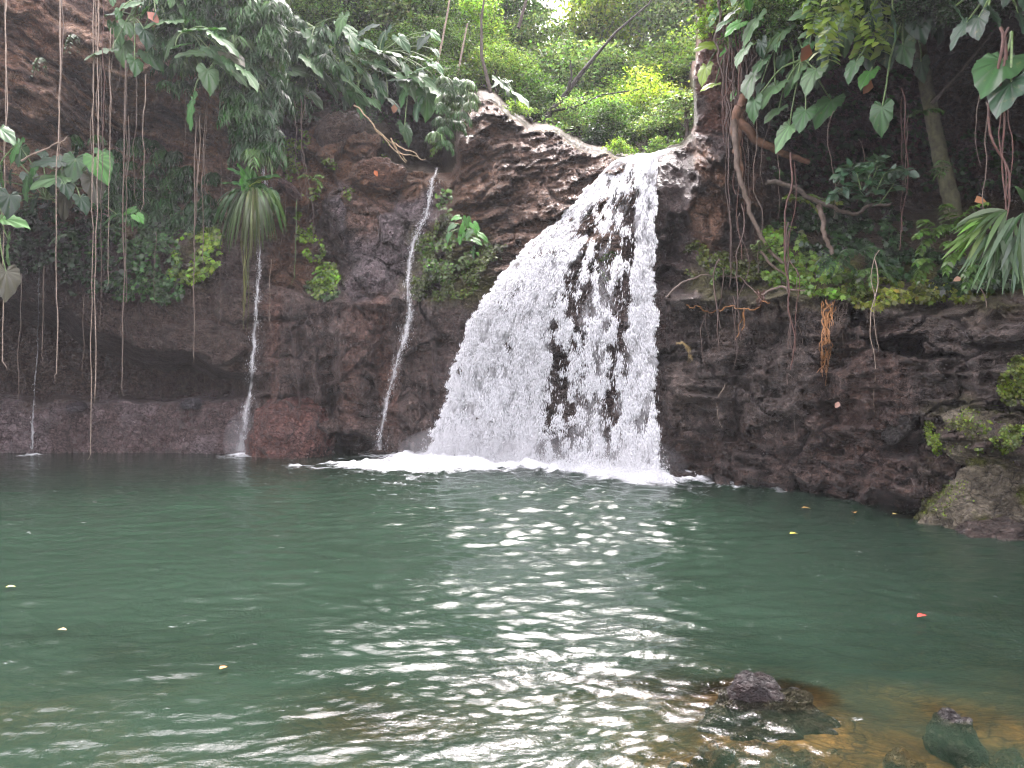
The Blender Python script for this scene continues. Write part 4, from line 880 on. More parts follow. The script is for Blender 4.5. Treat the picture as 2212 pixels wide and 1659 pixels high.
fill_leaves('small leafy climber at the top left corner of the curtain', (330, -10), [(240, -20), (400, 60)], 30, 16.3, (270, 35), (20, 40), 'gdp')
fill_leaves('leafy climber hanging low along the shaded left wall', (100, 430), [(-20, 330), (240, 470)], 44, 17.2, (270, 30), (22, 42), 'ddg')
# ------------------------------------------------------------------ strap leaved plants, palms, ferns
def frond(mb, base, dirh, up, L, n, ll, lw, colr, droop=1.0, hang=.6, pair=True, tmpl=T_STR, tf=F_STR3, tw=0.):
    """arching rachis with hanging leaflets"""
    t = np.linspace(0, 1, n); dirh = np.array(dirh) / (np.linalg.norm(dirh) + 1e-9)
    pts = np.array(base)[None] + dirh[None] * (L * t * (1 - .25 * t * droop))[:, None]; pts[:, 2] += L * (up * t - droop * .9 * t * t)
    tube(mb, pts, .004 + .004 * L, .002, 4, np.array(colr) * .9)
    tg = norm(np.gradient(pts, axis=0)); side = norm(np.cross(tg, [0, 0, 1.]))
    for s in ((-1, 1) if pair else (rng.choice([-1, 1]),)):
        m = n - 1; y = norm(tg[1:] * .55 + s * side[1:] * (1 - hang * .5) + np.array([0, 0, -hang * 1.2])[None] + rng.normal(size=(m, 3)) * .14)
        z = norm(np.array([0, -.3, 1.])[None] + rng.normal(size=(m, 3)) * .25)
        taper = np.sin(np.linspace(.35, 1, m) * math.pi * .9) * .6 + .4
        stamp(mb, tmpl, tf, pts[1:], frames(y, z), np.stack([np.full(m, lw), ll * taper, np.full(m, ll)], -1), jit(colr, m, .22, .08))
def clump_mesh(seed, nf, L, n, ll, lw, colr, up=.5, droop=1.1, hang=.8, face=-math.pi / 2, spread=1.3, tmpl=T_STR, tf=F_STR3, jc=.2):
    mb = MB()
    for k in range(nf):
        a_ = face + rng.uniform(-spread, spread); frond(mb, rng.normal(size=3) * .03, (math.cos(a_), math.sin(a_), 0), up * rng.uniform(.2, 1.4), L * rng.uniform(.6, 1.15), n, ll, lw, np.array(colr) * (1 + rng.normal() * jc), droop, hang, tmpl=tmpl, tf=tf)
    return mb
STR = {k: [proto_mesh('fronds', clump_mesh(0, 10, .42, 9, .30, .135, c, hang=.6), M_STRAP) for _ in range(3)] for k, c in {'d': (.03, .085, .025), 'g': (.055, .145, .036), 'p': (.11, .20, .06)}.items()}
def inpoly(x, y, poly):
    r = False; j = len(poly) - 1
    for i in range(len(poly)):
        xi, yi = poly[i]; xj, yj = poly[j]
        if (yi > y) != (yj > y) and x < (xj - xi) * (y - yi) / (yj - yi) + xi: r = not r
        j = i
    return r
def poisson(poly, r, tries=4000):
    xs = [p[0] for p in poly]; ys = [p[1] for p in poly]; pts = []
    for _ in range(tries):
        x, y = rng.uniform(min(xs), max(xs)), rng.uniform(min(ys), max(ys))
        if inpoly(x, y, poly) and all((x - a_) ** 2 + (y - b_) ** 2 > r * r for a_, b_ in pts): pts.append((x, y))
    return pts
def strap_region(poly, r, d, kinds, label, group, size=1.0):
    for (u, v) in poisson(poly, r):
        dd_ = min(d + rng.uniform(-.3, .3), float(surf(u, v)) - .05) if d else float(surf(u, v)) - .08
        o = bpy.data.objects.new('strap_leaf_clump', STR[rng.choice(kinds)][int(rng.integers(3))]); o.location = tuple(float(x) for x in P(u, v - 12, dd_)); s = size * rng.uniform(.8, 1.2)
        o.scale = (s, s, s); o.rotation_euler = (0, 0, rng.uniform(-.7, .7)); link(o); tag(o, label, 'plant', group)
strap_region([(345, -20), (600, -20), (604, 120), (598, 200), (592, 345), (548, 352), (520, 300), (500, 190), (450, 150), (350, 120)], 19, 16.8, ['d', 'g', 'p', 'g', 'd'], 'drooping strap leaved clump in the dense curtain left of the thin trickle', 'strap leaved clumps of the left curtain', 1.0)
strap_region([(598, 40), (720, 60), (715, 120), (660, 190), (640, 250), (600, 240)], 26, 18.3, ['d', 'g', 'd'], 'strap leaved clump between the big leaves above the brown rock', 'strap leaved clumps under the cliff top')
strap_region([(235, 330), (300, 300), (460, 380), (470, 470), (420, 500), (250, 470), (225, 400)], 27, 0, ['d', 'g', 'd'], 'strap leaved clump on the wet shelf above the left cave', 'strap leaved clumps on the left shelf', .95)
strap_region([(340, 150), (420, 150), (440, 190), (350, 190)], 28, 17.0, ['d', 'g'], 'strap leaved tuft hanging under the lower rim of the left curtain', 'tufts under the left curtain', .8)
strap_region([(140, 290), (220, 280), (230, 330), (150, 330)], 36, 0, ['g', 'p'], 'strap leaved tuft on the brown striated rock at the left', 'tufts on the striated rock', .7)
strap_region([(960, 180), (1010, 190), (1020, 240), (1000, 250), (950, 330), (940, 300)], 17, 17.2, ['p', 'g'], 'grassy tuft on the left shoulder of the layered outcrop', 'tufts on the outcrop', .72)

# drooping palm with broad light leaves in the heart and long hanging strips
t = empty('palm', tuple(P(545, 400, 16.6)), 'drooping palm with bright green heart and long khaki hanging fronds', 'palm')
for (u, v, L, ang, w, c) in [(545, 385, 46, 95, .6, 'b'), (512, 395, 46, 165, .3, 'g'), (572, 380, 60, 10, .22, 'g'), (562, 388, 40, 20, .5, 'y'), (532, 378, 44, 110, .35, 'b'), (590, 420, 46, 310, .35, 'g'), (536, 412, 42, 280, .5, 'b'), (520, 375, 40, 140, .25, 'g')]:
    big_leaf(t, u, v, L, ang, w, 16.55, c)
for (k, (x0, x1, y1, cc)) in enumerate([(530, 482, 540, (.06, .12, .04)), (535, 500, 545, (.09, .14, .05)), (540, 520, 535, (.13, .16, .06)), (548, 545, 560, (.16, .18, .07)), (553, 562, 540, (.12, .16, .06)), (562, 588, 520, (.08, .14, .04)), (570, 612, 505, (.07, .15, .04)), (526, 466, 500, (.05, .11, .04)), (545, 530, 548, (.11, .15, .06)), (556, 575, 522, (.09, .14, .05)), (575, 600, 470, (.08, .16, .04)), (522, 488, 470, (.06, .13, .04))]):
    mb = MB()
    for j in range(9):
        xe = x1 + rng.uniform(-11, 11); ye = y1 - rng.uniform(-12, 55) * rng.random(); ys = 408 + rng.uniform(-4, 10)
        tt = np.linspace(0, 1, 8); uu_ = x0 + (xe - x0) * tt ** .8; vv_ = ys + (ye - ys) * tt ** 1.25 - 12 * np.sin(tt * 3.14) * (abs(x1 - x0) / 50)
        c3 = P(uu_, vv_, 16.5 - .35 * np.sin(tt * 3) + rng.uniform(-.12, .12)); w_ = .022 * np.sin(np.clip(tt * .9 + .1, 0, 1) * 3.1) + .004
        sx = norm(np.array([1, rng.normal() * .6, .1])); V = np.concatenate([c3 - sx * w_[:, None], c3 + sx * w_[:, None] + [0, -.008, 0]]); idx = np.arange(8)
        mb.add(V, np.stack([idx[:-1], idx[1:], idx[1:] + 8, idx[:-1] + 8], -1), jit(cc, 1, .2, .08)[0])
    mb.build('frond', M_STRAP, t)
mb = MB()
for j in range(9):
    u0_ = 522 + rng.uniform(0, 17); e_ = rng.uniform(620, 716); tube(mb, wob(P(u0_, 520, 16.5), P(u0_ - 2 + rng.normal() * 3, e_, 16.5), 10, .04, 0, j), .012, .004, 4, jit((.20, .20, .06), 1)[0])
mb.build('hanging_strands', M_STRAP, t)

# right edge palm, close to us
t = empty('palm', tuple(P(2200, 470, 7.6)), 'fan of long drooping blades at the right edge of the picture', 'palm')
for (bu, bv, ang_, L, colr) in [(2175, 455, 205, .62, (.08, .15, .05)), (2190, 470, 235, .75, (.07, .13, .05)), (2210, 460, 255, .85, (.06, .12, .05)), (2220, 470, 280, .8, (.06, .12, .05)), (2150, 470, 190, .5, (.10, .19, .04)), (2205, 500, 245, .6, (.06, .12, .06)), (2130, 500, 215, .5, (.09, .16, .04)), (2215, 440, 100, .5, (.05, .11, .04)), (2160, 500, 250, .5, (.08, .15, .05))]:
    mb = MB(); a_ = math.radians(ang_)
    for j in range(11):
        aj = a_ + rng.normal() * .28; tt = np.linspace(0, 1, 7); Lj = L * rng.uniform(.7, 1.1)
        c3 = P(bu, bv, 7.6)[None] + np.stack([math.cos(aj) * tt * Lj, -.15 * tt + rng.normal() * .05 * tt, math.sin(aj) * tt * Lj * .7 - .35 * Lj * tt ** 2], -1); w_ = .022 * np.sin(tt * 2.9 + .2) + .002
        sx = norm(np.array([math.sin(aj), rng.normal() * .7, -math.cos(aj)])); idx = np.arange(7)
        mb.add(np.concatenate([c3 - sx * w_[:, None], c3 + sx * w_[:, None]]), np.stack([idx[:-1], idx[1:], idx[1:] + 7, idx[:-1] + 7], -1), jit(colr, 1, .2, .08)[0])
    mb.build('frond', M_STRAP, t)
def fern(u, v, d, L, angs, colr, label, ll=.12, n=13, name='fern', group=None, droop=.7, lw=.20, hang=.35, tmpl=T_STR):
    d = float(min(d, surf(u, v) - .05)); b = P(u, v, d); t = empty(name, tuple(b), label, 'fern' if name == 'fern' else 'plant', group)
    for a_ in angs:
        a_ = math.radians(a_); mb = MB(); frond(mb, b, (math.cos(a_), -.6, 0), max(math.sin(a_), -.2) + .25, L * rng.uniform(.85, 1.15), n, ll, lw, colr, droop, hang, tmpl=tmpl); mb.build('frond', M_STRAP, t)
    return t
BR = (.10, .20, .035)
fern(2015, 515, 9.9, .42, [160, 130, 200, 40], BR, 'bright green fern left of the right edge palm', .13)
fern(2055, 490, 9.9, .45, [175, 60, 20, 120], BR, 'bright green fern with arching fronds below the leaning trunk', .14)
fern(2010, 570, 9.8, .42, [190, 160, 230], (.09, .17, .035), 'low fern on the slope below the two bright ferns', .13)
fern(2075, 545, 9.4, .45, [150, 190, 215], BR, 'broad fern between the palm and the leaning trunk', .14)
fern(2120, 580, 9.0, .4, [170, 200, 230, 20], (.07, .14, .04), 'drooping fern under the right edge palm', .12)
fern(1850, 545, 10.9, .4, [170, 200, 330, 20], (.05, .10, .04), 'dark glossy fern in the middle of the right slope', .13)
fern(1800, 560, 11.0, .36, [170, 200, 330, 250], (.05, .10, .04), 'dark glossy fern left of the middle one on the right slope', .12)
fern(1890, 585, 10.8, .36, [170, 20, 330, 250], (.07, .14, .03), 'light fern hanging over the ledge of the right wall', .12)
fern(1640, 555, 12.3, .34, [100, 60, 80, 120], (.11, .18, .03), 'small upright fern beside the thick diagonal root', .08)
fern(1560, 590, 12.8, .3, [160, 200, 20], (.09, .16, .03), 'small fern on the ledge right of the fall', .09)
fern(1720, 430, 12.6, .36, [20, 160, -20], (.12, .17, .03), 'little yellowish fern in front of the brown dome rock', .09)
fern(675, 385, 17.4, .36, [20, 330, 160], (.13, .23, .03), 'bright little fern on the brown wall right of the drooping palm', .12)
fern(700, 590, 17.1, .36, [20, 330, 160, 200], (.10, .20, .03), 'bright fern tuft hanging above the fluted wall', .10)
fern(955, 320, 17.4, .36, [170, 200, 90, 140], (.13, .22, .04), 'pale fern hanging into the dark cleft left of the outcrop', .14)
fern(1990, 245, 11.0, .3, [170, 20], (.07, .14, .03), 'tiny fern in the dark recess by the leaning trunk', .10)
fern(2040, 375, 11.0, .25, [170, 150, 120], (.09, .19, .05), 'five leaved sprig on the leaning trunk', .16, 5)
fern(545, 340, 17.0, .4, [20, 160, 90, 200], (.05, .10, .04), 'dark fern directly above the drooping palm', .12)
fern(150, 505, 17.0, .4, [20, 330, 200, 250], (.04, .08, .03), 'dark fern under the large grey brown leaf', .12)
for k_, (u, v) in enumerate([(160, 75), (90, 125), (292, 115), (352, 70)]):
    fern(u, v, 16.4, .30, [270, 200, 340], (.07, .12, .05), ['sprig with paired leaves hanging before the striated rock', 'small sprig at the upper left among the vines', 'narrow hanging fern below the first big leaves', 'narrow fern between the big leaves at the top left'][k_], .10, 8, droop=1.6)

# leafy shrub boughs
def bough(label, segs, leafL, colr, name='shrub', d=11, per=6, cat='shrub', hangz=-.35, group=None):
    b0 = P(segs[0][0][0], segs[0][0][1], d); t = empty(name, tuple(b0), label, cat, group); lm = MB()
    for sg in segs:
        pts = P([p[0] for p in sg], [p[1] for p in sg], d + rng.uniform(-.2, .2)); tt = np.linspace(0, len(sg) - 1, max(5, 5 * (len(sg) - 1))); pp = np.stack([np.interp(tt, range(len(sg)), pts[:, j]) for j in range(3)], -1)
        mb = MB(); tube(mb, pp, .009, .004, 5); mb.build('twig', M_VINE if per > 3 else M_STEM, t)
        n_ = len(pp) * per; k = rng.integers(0, len(pp), n_); pos = pp[k] + rng.normal(size=(n_, 3)) * .012; tg = norm(np.gradient(pp, axis=0))[k]
        y = norm(rng.normal(size=(n_, 3)) * [.9, .6, .3] + tg * .6 + [0, -.2, hangz]); z = norm(rng.normal(size=(n_, 3)) * .3 + [0, -.5, .9])
        stamp(lm, T_LEAF * [1.15, 1, 1], F_LEAF, pos, frames(y, z), leafL * rng.uniform(.7, 1.2, n_), jit(colr, n_, .2, .08))
    lm.build('leaves', M_BIG if leafL > .1 else M_LEAF, t); return t
bough('light green shrub with pointed leaves in front of the dark recess', [[(1870, 430), (1850, 400), (1820, 405), (1796, 425)], [(1860, 410), (1850, 370), (1830, 360), (1812, 380)], [(1870, 400), (1885, 360), (1895, 345)], [(1890, 420), (1910, 375), (1935, 365), (1960, 370)], [(1880, 400), (1900, 350), (1880, 348), (1850, 362)], [(1900, 440), (1930, 400), (1925, 380)]], .16, (.075, .16, .085), d=10.6, per=3)
bough('yellowish sprig below the light green shrub', [[(1790, 430), (1810, 438), (1760, 425)], [(1700, 425), (1730, 428), (1755, 425)]], .10, (.13, .17, .035), d=12.2, per=3)
for k_, (pts, lab) in enumerate([([(1790, -20), (1795, 30), (1785, 70), (1770, 110)], 'leftmost hanging spray of yellow green paired leaves at the top right'),
     ([(1810, -20), (1822, 40), (1800, 90), (1788, 128)], 'longest hanging spray of yellow green paired leaves at the top right'),
     ([(1850, -20), (1870, 20), (1880, 60), (1895, 90)], 'right hanging spray of yellow green leaves in front of the heart leaves'),
     ([(1830, -20), (1840, 20), (1838, 60)], 'short spray of yellow green leaves between the two long ones'),
     ([(1890, -20), (1905, 20), (1912, 60), (1905, 110)], 'thin spray of lemon green leaves beside the white heart leaf'),
     ([(1865, 60), (1862, 95), (1855, 118)], 'lowest small spray of four yellow green leaves'),
     ([(1745, -20), (1760, 30), (1758, 70)], 'spray of yellow green leaves nearest the rooted cliff edge')]):
    pts = np.array(pts, float); tt = np.linspace(0, len(pts) - 1, 14); p3 = P(rng.normal(size=14) * 1.5 + np.interp(tt, range(len(pts)), pts[:, 0]), np.interp(tt, range(len(pts)), pts[:, 1]), 10.2 + .1 * k_)
    t = empty('hanging_spray', tuple(p3[0]), lab, 'branch', 'yellow green sprays at the top right'); mb = MB(); tube(mb, p3, .007, .003, 4); mb.build('twig', M_STEM, t); mb = MB()
    for s in (-1, 1):
        y = norm(np.stack([np.full(14, s * .8), rng.normal(size=14) * .3 - .2, np.full(14, -.55) + rng.normal(size=14) * .15], -1)); stamp(mb, T_LEAF * [1.2, 1, 1], F_LEAF, p3, frames(y, norm(np.tile([0, -.6, .8], (14, 1)) + rng.normal(size=(14, 3)) * .2)), np.full(14, .17) * rng.uniform(.8, 1.15, 14), jit((.25, .36, .07), 14, .15, .06))
    mb.build('leaves', M_LEAF, t)
# bushes hanging over the right cliff
for (u, v, R, d, kd, lab) in [(1560, 20, 55, 12.9, 'bright', 'bright bush on the very edge of the right cliff top'), (1640, 10, 60, 12.3, 'grey', 'grey green bush hanging over the aerial roots'), (1720, 20, 60, 11.9, 'mid', 'green bush above the long pointed leaves'), (1600, 70, 40, 12.6, 'mid', 'mid green bush halfway down the rooted cliff edge'), (1680, 70, 45, 12.1, 'mid', 'mid green bush between the pale pointed leaves'),
        (1810, 10, 60, 11.4, 'mid', 'green bush behind the hanging yellow sprays'), (1900, 0, 60, 11.0, 'dark', 'dark bush over the shaded heart leaves'), (2000, -10, 70, 10.4, 'dark', 'dark bush at the top above the leaning trunk'), (2110, -10, 80, 9.4, 'dark', 'dark bush at the top above the two huge leaves'), (1520, 60, 26, 13.2, 'bright', 'small bright bush sticking out over the valley from the right cliff'), (1745, 120, 40, 11.9, 'dark', 'dark bush deep behind the ribbed leaves')]:
    tree(u, v, R, min(d, float(surf(u, v)) - .1), kd, lab, 'bushes over the right cliff', 'bush', 'bush', trunk=False)

# ------------------------------------------------------------------ creepers and moss tufts (uncountable)
def creeper(parts, n, size, colr, label, off=.05, seed=0, tmpl=T_IVY, tf=F_IVY, name='creeper', jitc=.3):
    us, vs = [], []
    tot = sum(p[2] * p[3] for p in parts)
    for (cu, cv, ru, rv, an) in parts:
        m = int(n * ru * rv / tot * 1.6); r_ = np.sqrt(rng.random(m)); th = rng.random(m) * 6.28; x = r_ * np.cos(th) * ru; y = r_ * np.sin(th) * rv; a_ = math.radians(an)
        us.append(cu + x * math.cos(a_) - y * math.sin(a_)); vs.append(cv + x * math.sin(a_) + y * math.cos(a_))
    u = np.concatenate(us); v = np.concatenate(vs); k = fbm(np.stack([u / 22, v / 22, 0 * u + seed], -1), 3, 700) > -.22; u, v = u[k], v[k]; m = len(u)
    d = surf(u, v) - off - rng.exponential(off * .8, m); pos = P(u, v, d)
    y = norm(rng.normal(size=(m, 3)) * [.8, .3, .4] + [0, -.35, -.7]); z = norm(rng.normal(size=(m, 3)) * .4 + [0, -.7, .6])
    cl = fbm(np.stack([u / 30, v / 30, 0 * u + 9 + seed], -1), 3, 710)[:, None]
    mb = MB(); stamp(mb, tmpl, tf, pos, frames(y, z), size * rng.uniform(.55, 1.3, m), np.clip(jit(colr, m, jitc + .1, .1) * (1 + .6 * cl), .004, .9))
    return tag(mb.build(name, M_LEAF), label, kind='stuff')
creeper([(425, 545, 52, 55, 0), (400, 590, 40, 20, 0), (455, 510, 25, 25, 0)], 900, .105, (.17, .26, .035), 'bright yellow green creeper over the left cave', .08, 1)
creeper([(330, 560, 60, 70, 0), (270, 600, 40, 50, 0), (350, 630, 50, 25, 0), (240, 520, 60, 40, 0), (300, 500, 80, 40, 0), (345, 648, 20, 20, 0)], 1700, .10, (.055, .12, .04), 'green creeper curtain over the left cave', .1, 2)
creeper([(140, 500, 110, 60, 0), (60, 520, 60, 70, 0), (200, 590, 80, 50, 0), (90, 450, 80, 30, 0), (220, 450, 60, 40, 0)], 1900, .11, (.028, .062, .026), 'dark creeper on the shaded wall at the left', .12, 3)
creeper([(400, 470, 70, 40, 0), (350, 420, 60, 40, 10)], 600, .10, (.04, .08, .03), 'low plants on the wet shelf', .1, 4)
creeper([(650, 380, 42, 22, 30), (672, 405, 22, 26, 0), (628, 350, 16, 50, 0), (640, 300, 30, 24, 0)], 420, .085, (.14, .21, .035), 'creeper on the brown wall right of the palm', .05, 5)
creeper([(660, 500, 18, 50, -15), (680, 540, 22, 26, 0), (705, 600, 32, 36, 0), (690, 620, 26, 24, 0)], 700, .085, (.17, .27, .03), 'bright creeper tongue above the fluted wall', .08, 6)
creeper([(700, 620, 40, 28, 0)], 240, .08, (.05, .10, .03), 'dark green creeper under the bright tongue', .06, 66)
creeper([(940, 590, 48, 60, 0), (985, 600, 50, 45, 0), (930, 540, 36, 40, 0), (1030, 560, 30, 26, -30), (1070, 545, 30, 16, -25), (965, 500, 28, 40, 0), (905, 620, 20, 30, 0)], 3600, .055, (.105, .15, .028), 'moss and creeper hanging left of the main fall', .04, 7)
creeper([(960, 560, 50, 50, 0), (1000, 520, 50, 30, 0), (1045, 540, 22, 22, 0), (960, 430, 20, 26, 0)], 420, .085, (.09, .17, .035), 'larger leaved creeper left of the main fall', .08, 8)
creeper([(1320, 575, 26, 34, 0)], 260, .05, (.09, .14, .03), 'mossy patch behind the falling water', .02, 9)
creeper([(755, 420, 14, 24, 0), (712, 352, 20, 10, 30), (850, 300, 26, 12, 0), (830, 340, 14, 10, 0)], 150, .07, (.12, .18, .03), 'scattered small leaves on the brown boulders', .04, 10)
creeper([(1700, 570, 60, 50, 0), (1760, 590, 60, 45, 0), (1690, 520, 50, 40, 0), (1820, 610, 60, 30, 0)], 2000, .085, (.12, .20, .035), 'bright creeper over the ledge of the right wall', .07, 11)
creeper([(1790, 500, 90, 50, 0), (1900, 500, 80, 50, 0), (1730, 460, 70, 40, 0), (1950, 560, 80, 40, 0), (1850, 450, 80, 30, 0), (2080, 590, 90, 40, 0)], 2400, .10, (.035, .075, .030), 'dark undergrowth on the right slope', .1, 12)
creeper([(1960, 625, 90, 26, 6), (2080, 625, 60, 24, 0), (1880, 650, 50, 14, 0), (1850, 630, 40, 20, 0)], 1100, .07, (.17, .20, .03), 'yellowish creeper along the rim of the right wall', .05, 13)
creeper([(1505, 545, 26, 26, 0), (1560, 570, 40, 30, 0), (1615, 580, 36, 26, 0), (1500, 580, 20, 14, 0)], 700, .06, (.12, .15, .03), 'thin creeper on the ledge right of the main fall', .05, 14)
creeper([(2195, 835, 40, 42, 0), (2200, 790, 26, 24, 0)], 1300, .032, (.17, .22, .03), 'bright moss tuft at the right edge', .03, 15)
creeper([(2140, 965, 70, 22, -14), (2120, 925, 26, 14, -30), (2015, 945, 14, 40, -20), (2190, 930, 36, 14, 0)], 1500, .028, (.15, .21, .03), 'moss tufts on the lower right boulders', .02, 16)
def on_boulder(n, cu, cv, ru, rv):
    u = cu + rng.uniform(-ru, ru, n); v = cv + rng.uniform(-rv, rv, n); return u, v
def moss_on(key, lab, nn=1500):
    bo = [o_ for o_ in bpy.data.objects if o_.get('label', '').startswith(key)][0]
    bv = np.array([v_.co[:] for v_ in bo.data.vertices]) + np.array(bo.location); bn = np.array([v_.normal[:] for v_ in bo.data.vertices])
    kk_ = np.where((bn[:, 2] > -.1) & (bn[:, 1] < .3) & (fbm(bv * 3.0, 3, 720) > .05) & (bv[:, 2] > .1))[0]; kk_ = rng.choice(kk_, nn); mb = MB()
    stamp(mb, T_IVY, F_IVY, bv[kk_] + bn[kk_] * .006 + rng.normal(size=(nn, 3)) * .014, frames(norm(rng.normal(size=(nn, 3)) + [0, 0, -.4]), norm(bn[kk_] + rng.normal(size=(nn, 3)) * .35)), .021 * rng.uniform(.6, 1.3, nn), jit((.16, .22, .03), nn, .35, .1))
    tag(mb.build('moss', M_LEAF), lab, kind='stuff')
moss_on('large mossy sloping', 'yellow green moss tufts on the large sloping boulder', 1700)
moss_on('mossy upper boulder', 'yellow green moss tufts on the upper boulder', 1500)
creeper([(2150, 600, 60, 26, 0)], 200, .09, (.05, .10, .03), 'leafy plants under the right edge palm', .1, 17)
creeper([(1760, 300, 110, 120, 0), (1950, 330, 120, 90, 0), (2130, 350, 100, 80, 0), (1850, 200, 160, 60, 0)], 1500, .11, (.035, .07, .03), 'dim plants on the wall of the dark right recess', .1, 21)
creeper([(720, 230, 120, 22, 10), (820, 250, 80, 16, 10), (660, 240, 50, 22, 0)], 500, .09, (.035, .07, .03), 'small plants along the brow of the left cliff', .12, 18)

# ------------------------------------------------------------------ hanging vines, roots, trunks
LEFTV = [(8, -30, 780, 15.0, .013, 'p'), (44, 590, 850, 17, .010, 'v'), (93, 575, 770, 17, .012, 'v'), (125, -30, 806, 15.5, .012, 'p'), (134, -30, 200, 15.4, .010, 'v'), (180, 640, 800, 17, .008, 'v'), (198, -30, 975, 16.0, .010, 'p'), (208, -30, 853, 15.9, .011, 'p'),
         (219, 130, 690, 16.2, .008, 'v'), (237, 60, 600, 16.0, .008, 'p'), (225, -30, 300, 15.8, .009, 'r'), (266, 130, 836, 15.8, .013, 'v'), (276, 250, 650, 16.3, .010, 'v'), (293, 160, 420, 16.1, .008, 'v'), (313, 160, 440, 16.2, .009, 'p'), (258, 135, 182, 16.2, .007, 'v'),
         (421, 260, 768, 16.1, .013, 'v'), (429, 250, 420, 16.2, .009, 'p'), (441, 240, 560, 16.4, .010, 'v'), (446, 220, 400, 16.5, .008, 'v'), (478, 330, 700, 16.9, .006, 'v'), (400, 200, 330, 16.8, .006, 'v'), (640, 430, 600, 17.2, .008, 'g'), (585, 560, 690, 17.0, .006, 'p'), (335, 500, 690, 16.9, .006, 'v')]
VM = {'p': M_PALEVINE, 'v': M_VINE, 'r': M_REDROOT, 'g': M_STEM, 'o': M_ORANGEROOT, 'd': M_DARKROOT}
LEFTV.sort()
for k_, (u, v0, v1, d, r_, mk) in enumerate(LEFTV):
    mb = MB(); p = wob(P(u + (9 if v1 - v0 > 600 else 3) * .6, v0, d), P(u - 3, v1, d), 26, .035, 0, k_); tube(mb, p, r_ * 1.05, r_ * .75, 5)
    if v1 - v0 > 500: tube(mb, wob(P(u + 7, v0, d + .02), P(u + 1, v0 + (v1 - v0) * .45, d + .02), 18, .05, 0, k_ + 50), r_ * .7, r_ * .5, 4)
    q_ = p[-1]; tube(mb, wob(q_, q_ + np.array([rng.normal() * .05, 0, -.18]), 5, .03, 0, k_), r_ * .7, .003, 4)
    o = mb.build('hanging_vine', VM[mk])
    tag(o, f'{"long" if v1 - v0 > 500 else "short"} hanging vine, {ORD[k_]} from the left edge on the left side of the picture', 'vine', 'vines hanging on the left')
RIGHTV = [(1523, 640, 790, 12.6, .010, 'd'), (1557, 560, 760, 12.2, .012, 'd'), (1563, 60, 310, 12.6, .012, 'r'), (1575, 40, 620, 12.5, .014, 'd'), (1580, 640, 800, 12.2, .009, 'd'), (1590, 30, 420, 12.4, .012, 'r'), (1604, 20, 560, 12.4, .014, 'r'), (1612, 40, 330, 12.3, .010, 'v'), (1622, 30, 470, 12.3, .009, 'd'),
          (1595, 440, 730, 12.1, .013, 'd'), (1640, 240, 590, 12.1, .008, 'v'), (1655, 200, 400, 12.0, .006, 'v'), (1700, 480, 830, 11.3, .016, 'd'), (1712, 330, 800, 11.2, .014, 'r'), (1722, 640, 950, 11.2, .006, 'v'), (1716, 560, 770, 11.3, .012, 'd'), (1686, 300, 470, 11.9, .006, 'v'), (1890, 560, 890, 10.2, .006, 'p'), (1899, 540, 760, 10.2, .005, 'p'),
          (1944, 190, 540, 10.8, .011, 'r'), (1965, 250, 420, 10.9, .006, 'v'), (1560, 830, 925, 12.4, .006, 'p'), (2117, 200, 360, 9.5, .006, 'v'), (2130, 220, 500, 9.4, .008, 'v'), (2165, 60, 500, 7.7, .015, 'r'), (2172, 60, 470, 7.7, .013, 'r'), (1800, 240, 470, 11, .006, 'v'), (1850, 300, 440, 11, .005, 'v'), (2112, 620, 700, 9.0, .007, 'v')]
RIGHTV.sort()
for k_, (u, v0, v1, d, r_, mk) in enumerate(RIGHTV):
    d = min(d, float(surf(u, min(v1, 900))) - .04); mb = MB(); p = wob(P(u + rng.normal() * 4, v0, d), P(u + rng.normal() * 3, v1, d), 22, .10, 0, k_ + 100); tube(mb, p, r_ * 1.1, r_ * .6, 5)
    if mk in 'dr': tube(mb, wob(P(u + 4, v0 + 20, d), P(u + 6, v1 - 40, d), 18, .10, 0, k_ + 150), r_ * .6, r_ * .4, 4)
    tag(mb.build('hanging_root', VM[mk]), f'{dict(d="dark", r="reddish", v="brown", p="pale", o="orange", g="green")[mk]} hanging root, {ORD[k_]} counted from the fall to the right edge', 'root', 'roots hanging on the right')
def root_obj(label, paths, mk, d, r0, r1, name='root', follow=True, cat='root', amp=.04):
    mb = MB()
    for j, pts in enumerate(paths):
        pts = np.array(pts, float); tt = np.linspace(0, len(pts) - 1, 6 * len(pts)); u = np.interp(tt, range(len(pts)), pts[:, 0]); v = np.interp(tt, range(len(pts)), pts[:, 1])
        dd_ = surf(u, v) - .05 if follow else np.full(len(u), d); dd_ = np.convolve(np.pad(dd_, 4, 'edge'), np.ones(9) / 9, 'valid') if follow else dd_
        p = P(u, v, np.minimum(dd_, d) if follow else dd_); p += np.stack([fbm(np.stack([tt * 2 + j * 5, 0 * tt + k, 0 * tt], -1), 3, 800 + k) for k in range(3)], -1) * amp
        tube(mb, p, r0, r1, 7)
    return tag(mb.build(name, VM.get(mk, mk)), label, cat)
root_obj('thick diagonal root running down from the cliff edge to the creeper', [[(1588, 255), (1592, 330), (1603, 400), (1622, 460), (1648, 520), (1680, 565), (1720, 590)]], M_VINE, 12.2, .05, .022, follow=False)
root_obj('orange brown thick root trunk on the right cliff edge', [[(1602, 225), (1590, 260), (1594, 320), (1602, 390)], [(1606, 200), (1600, 260), (1586, 330)], [(1590, 262), (1630, 300), (1690, 335), (1750, 350)]], plain('orange_bark', (.11, .055, .03), .8, 16, .4), 12.25, .085, .04, follow=False, cat='root')
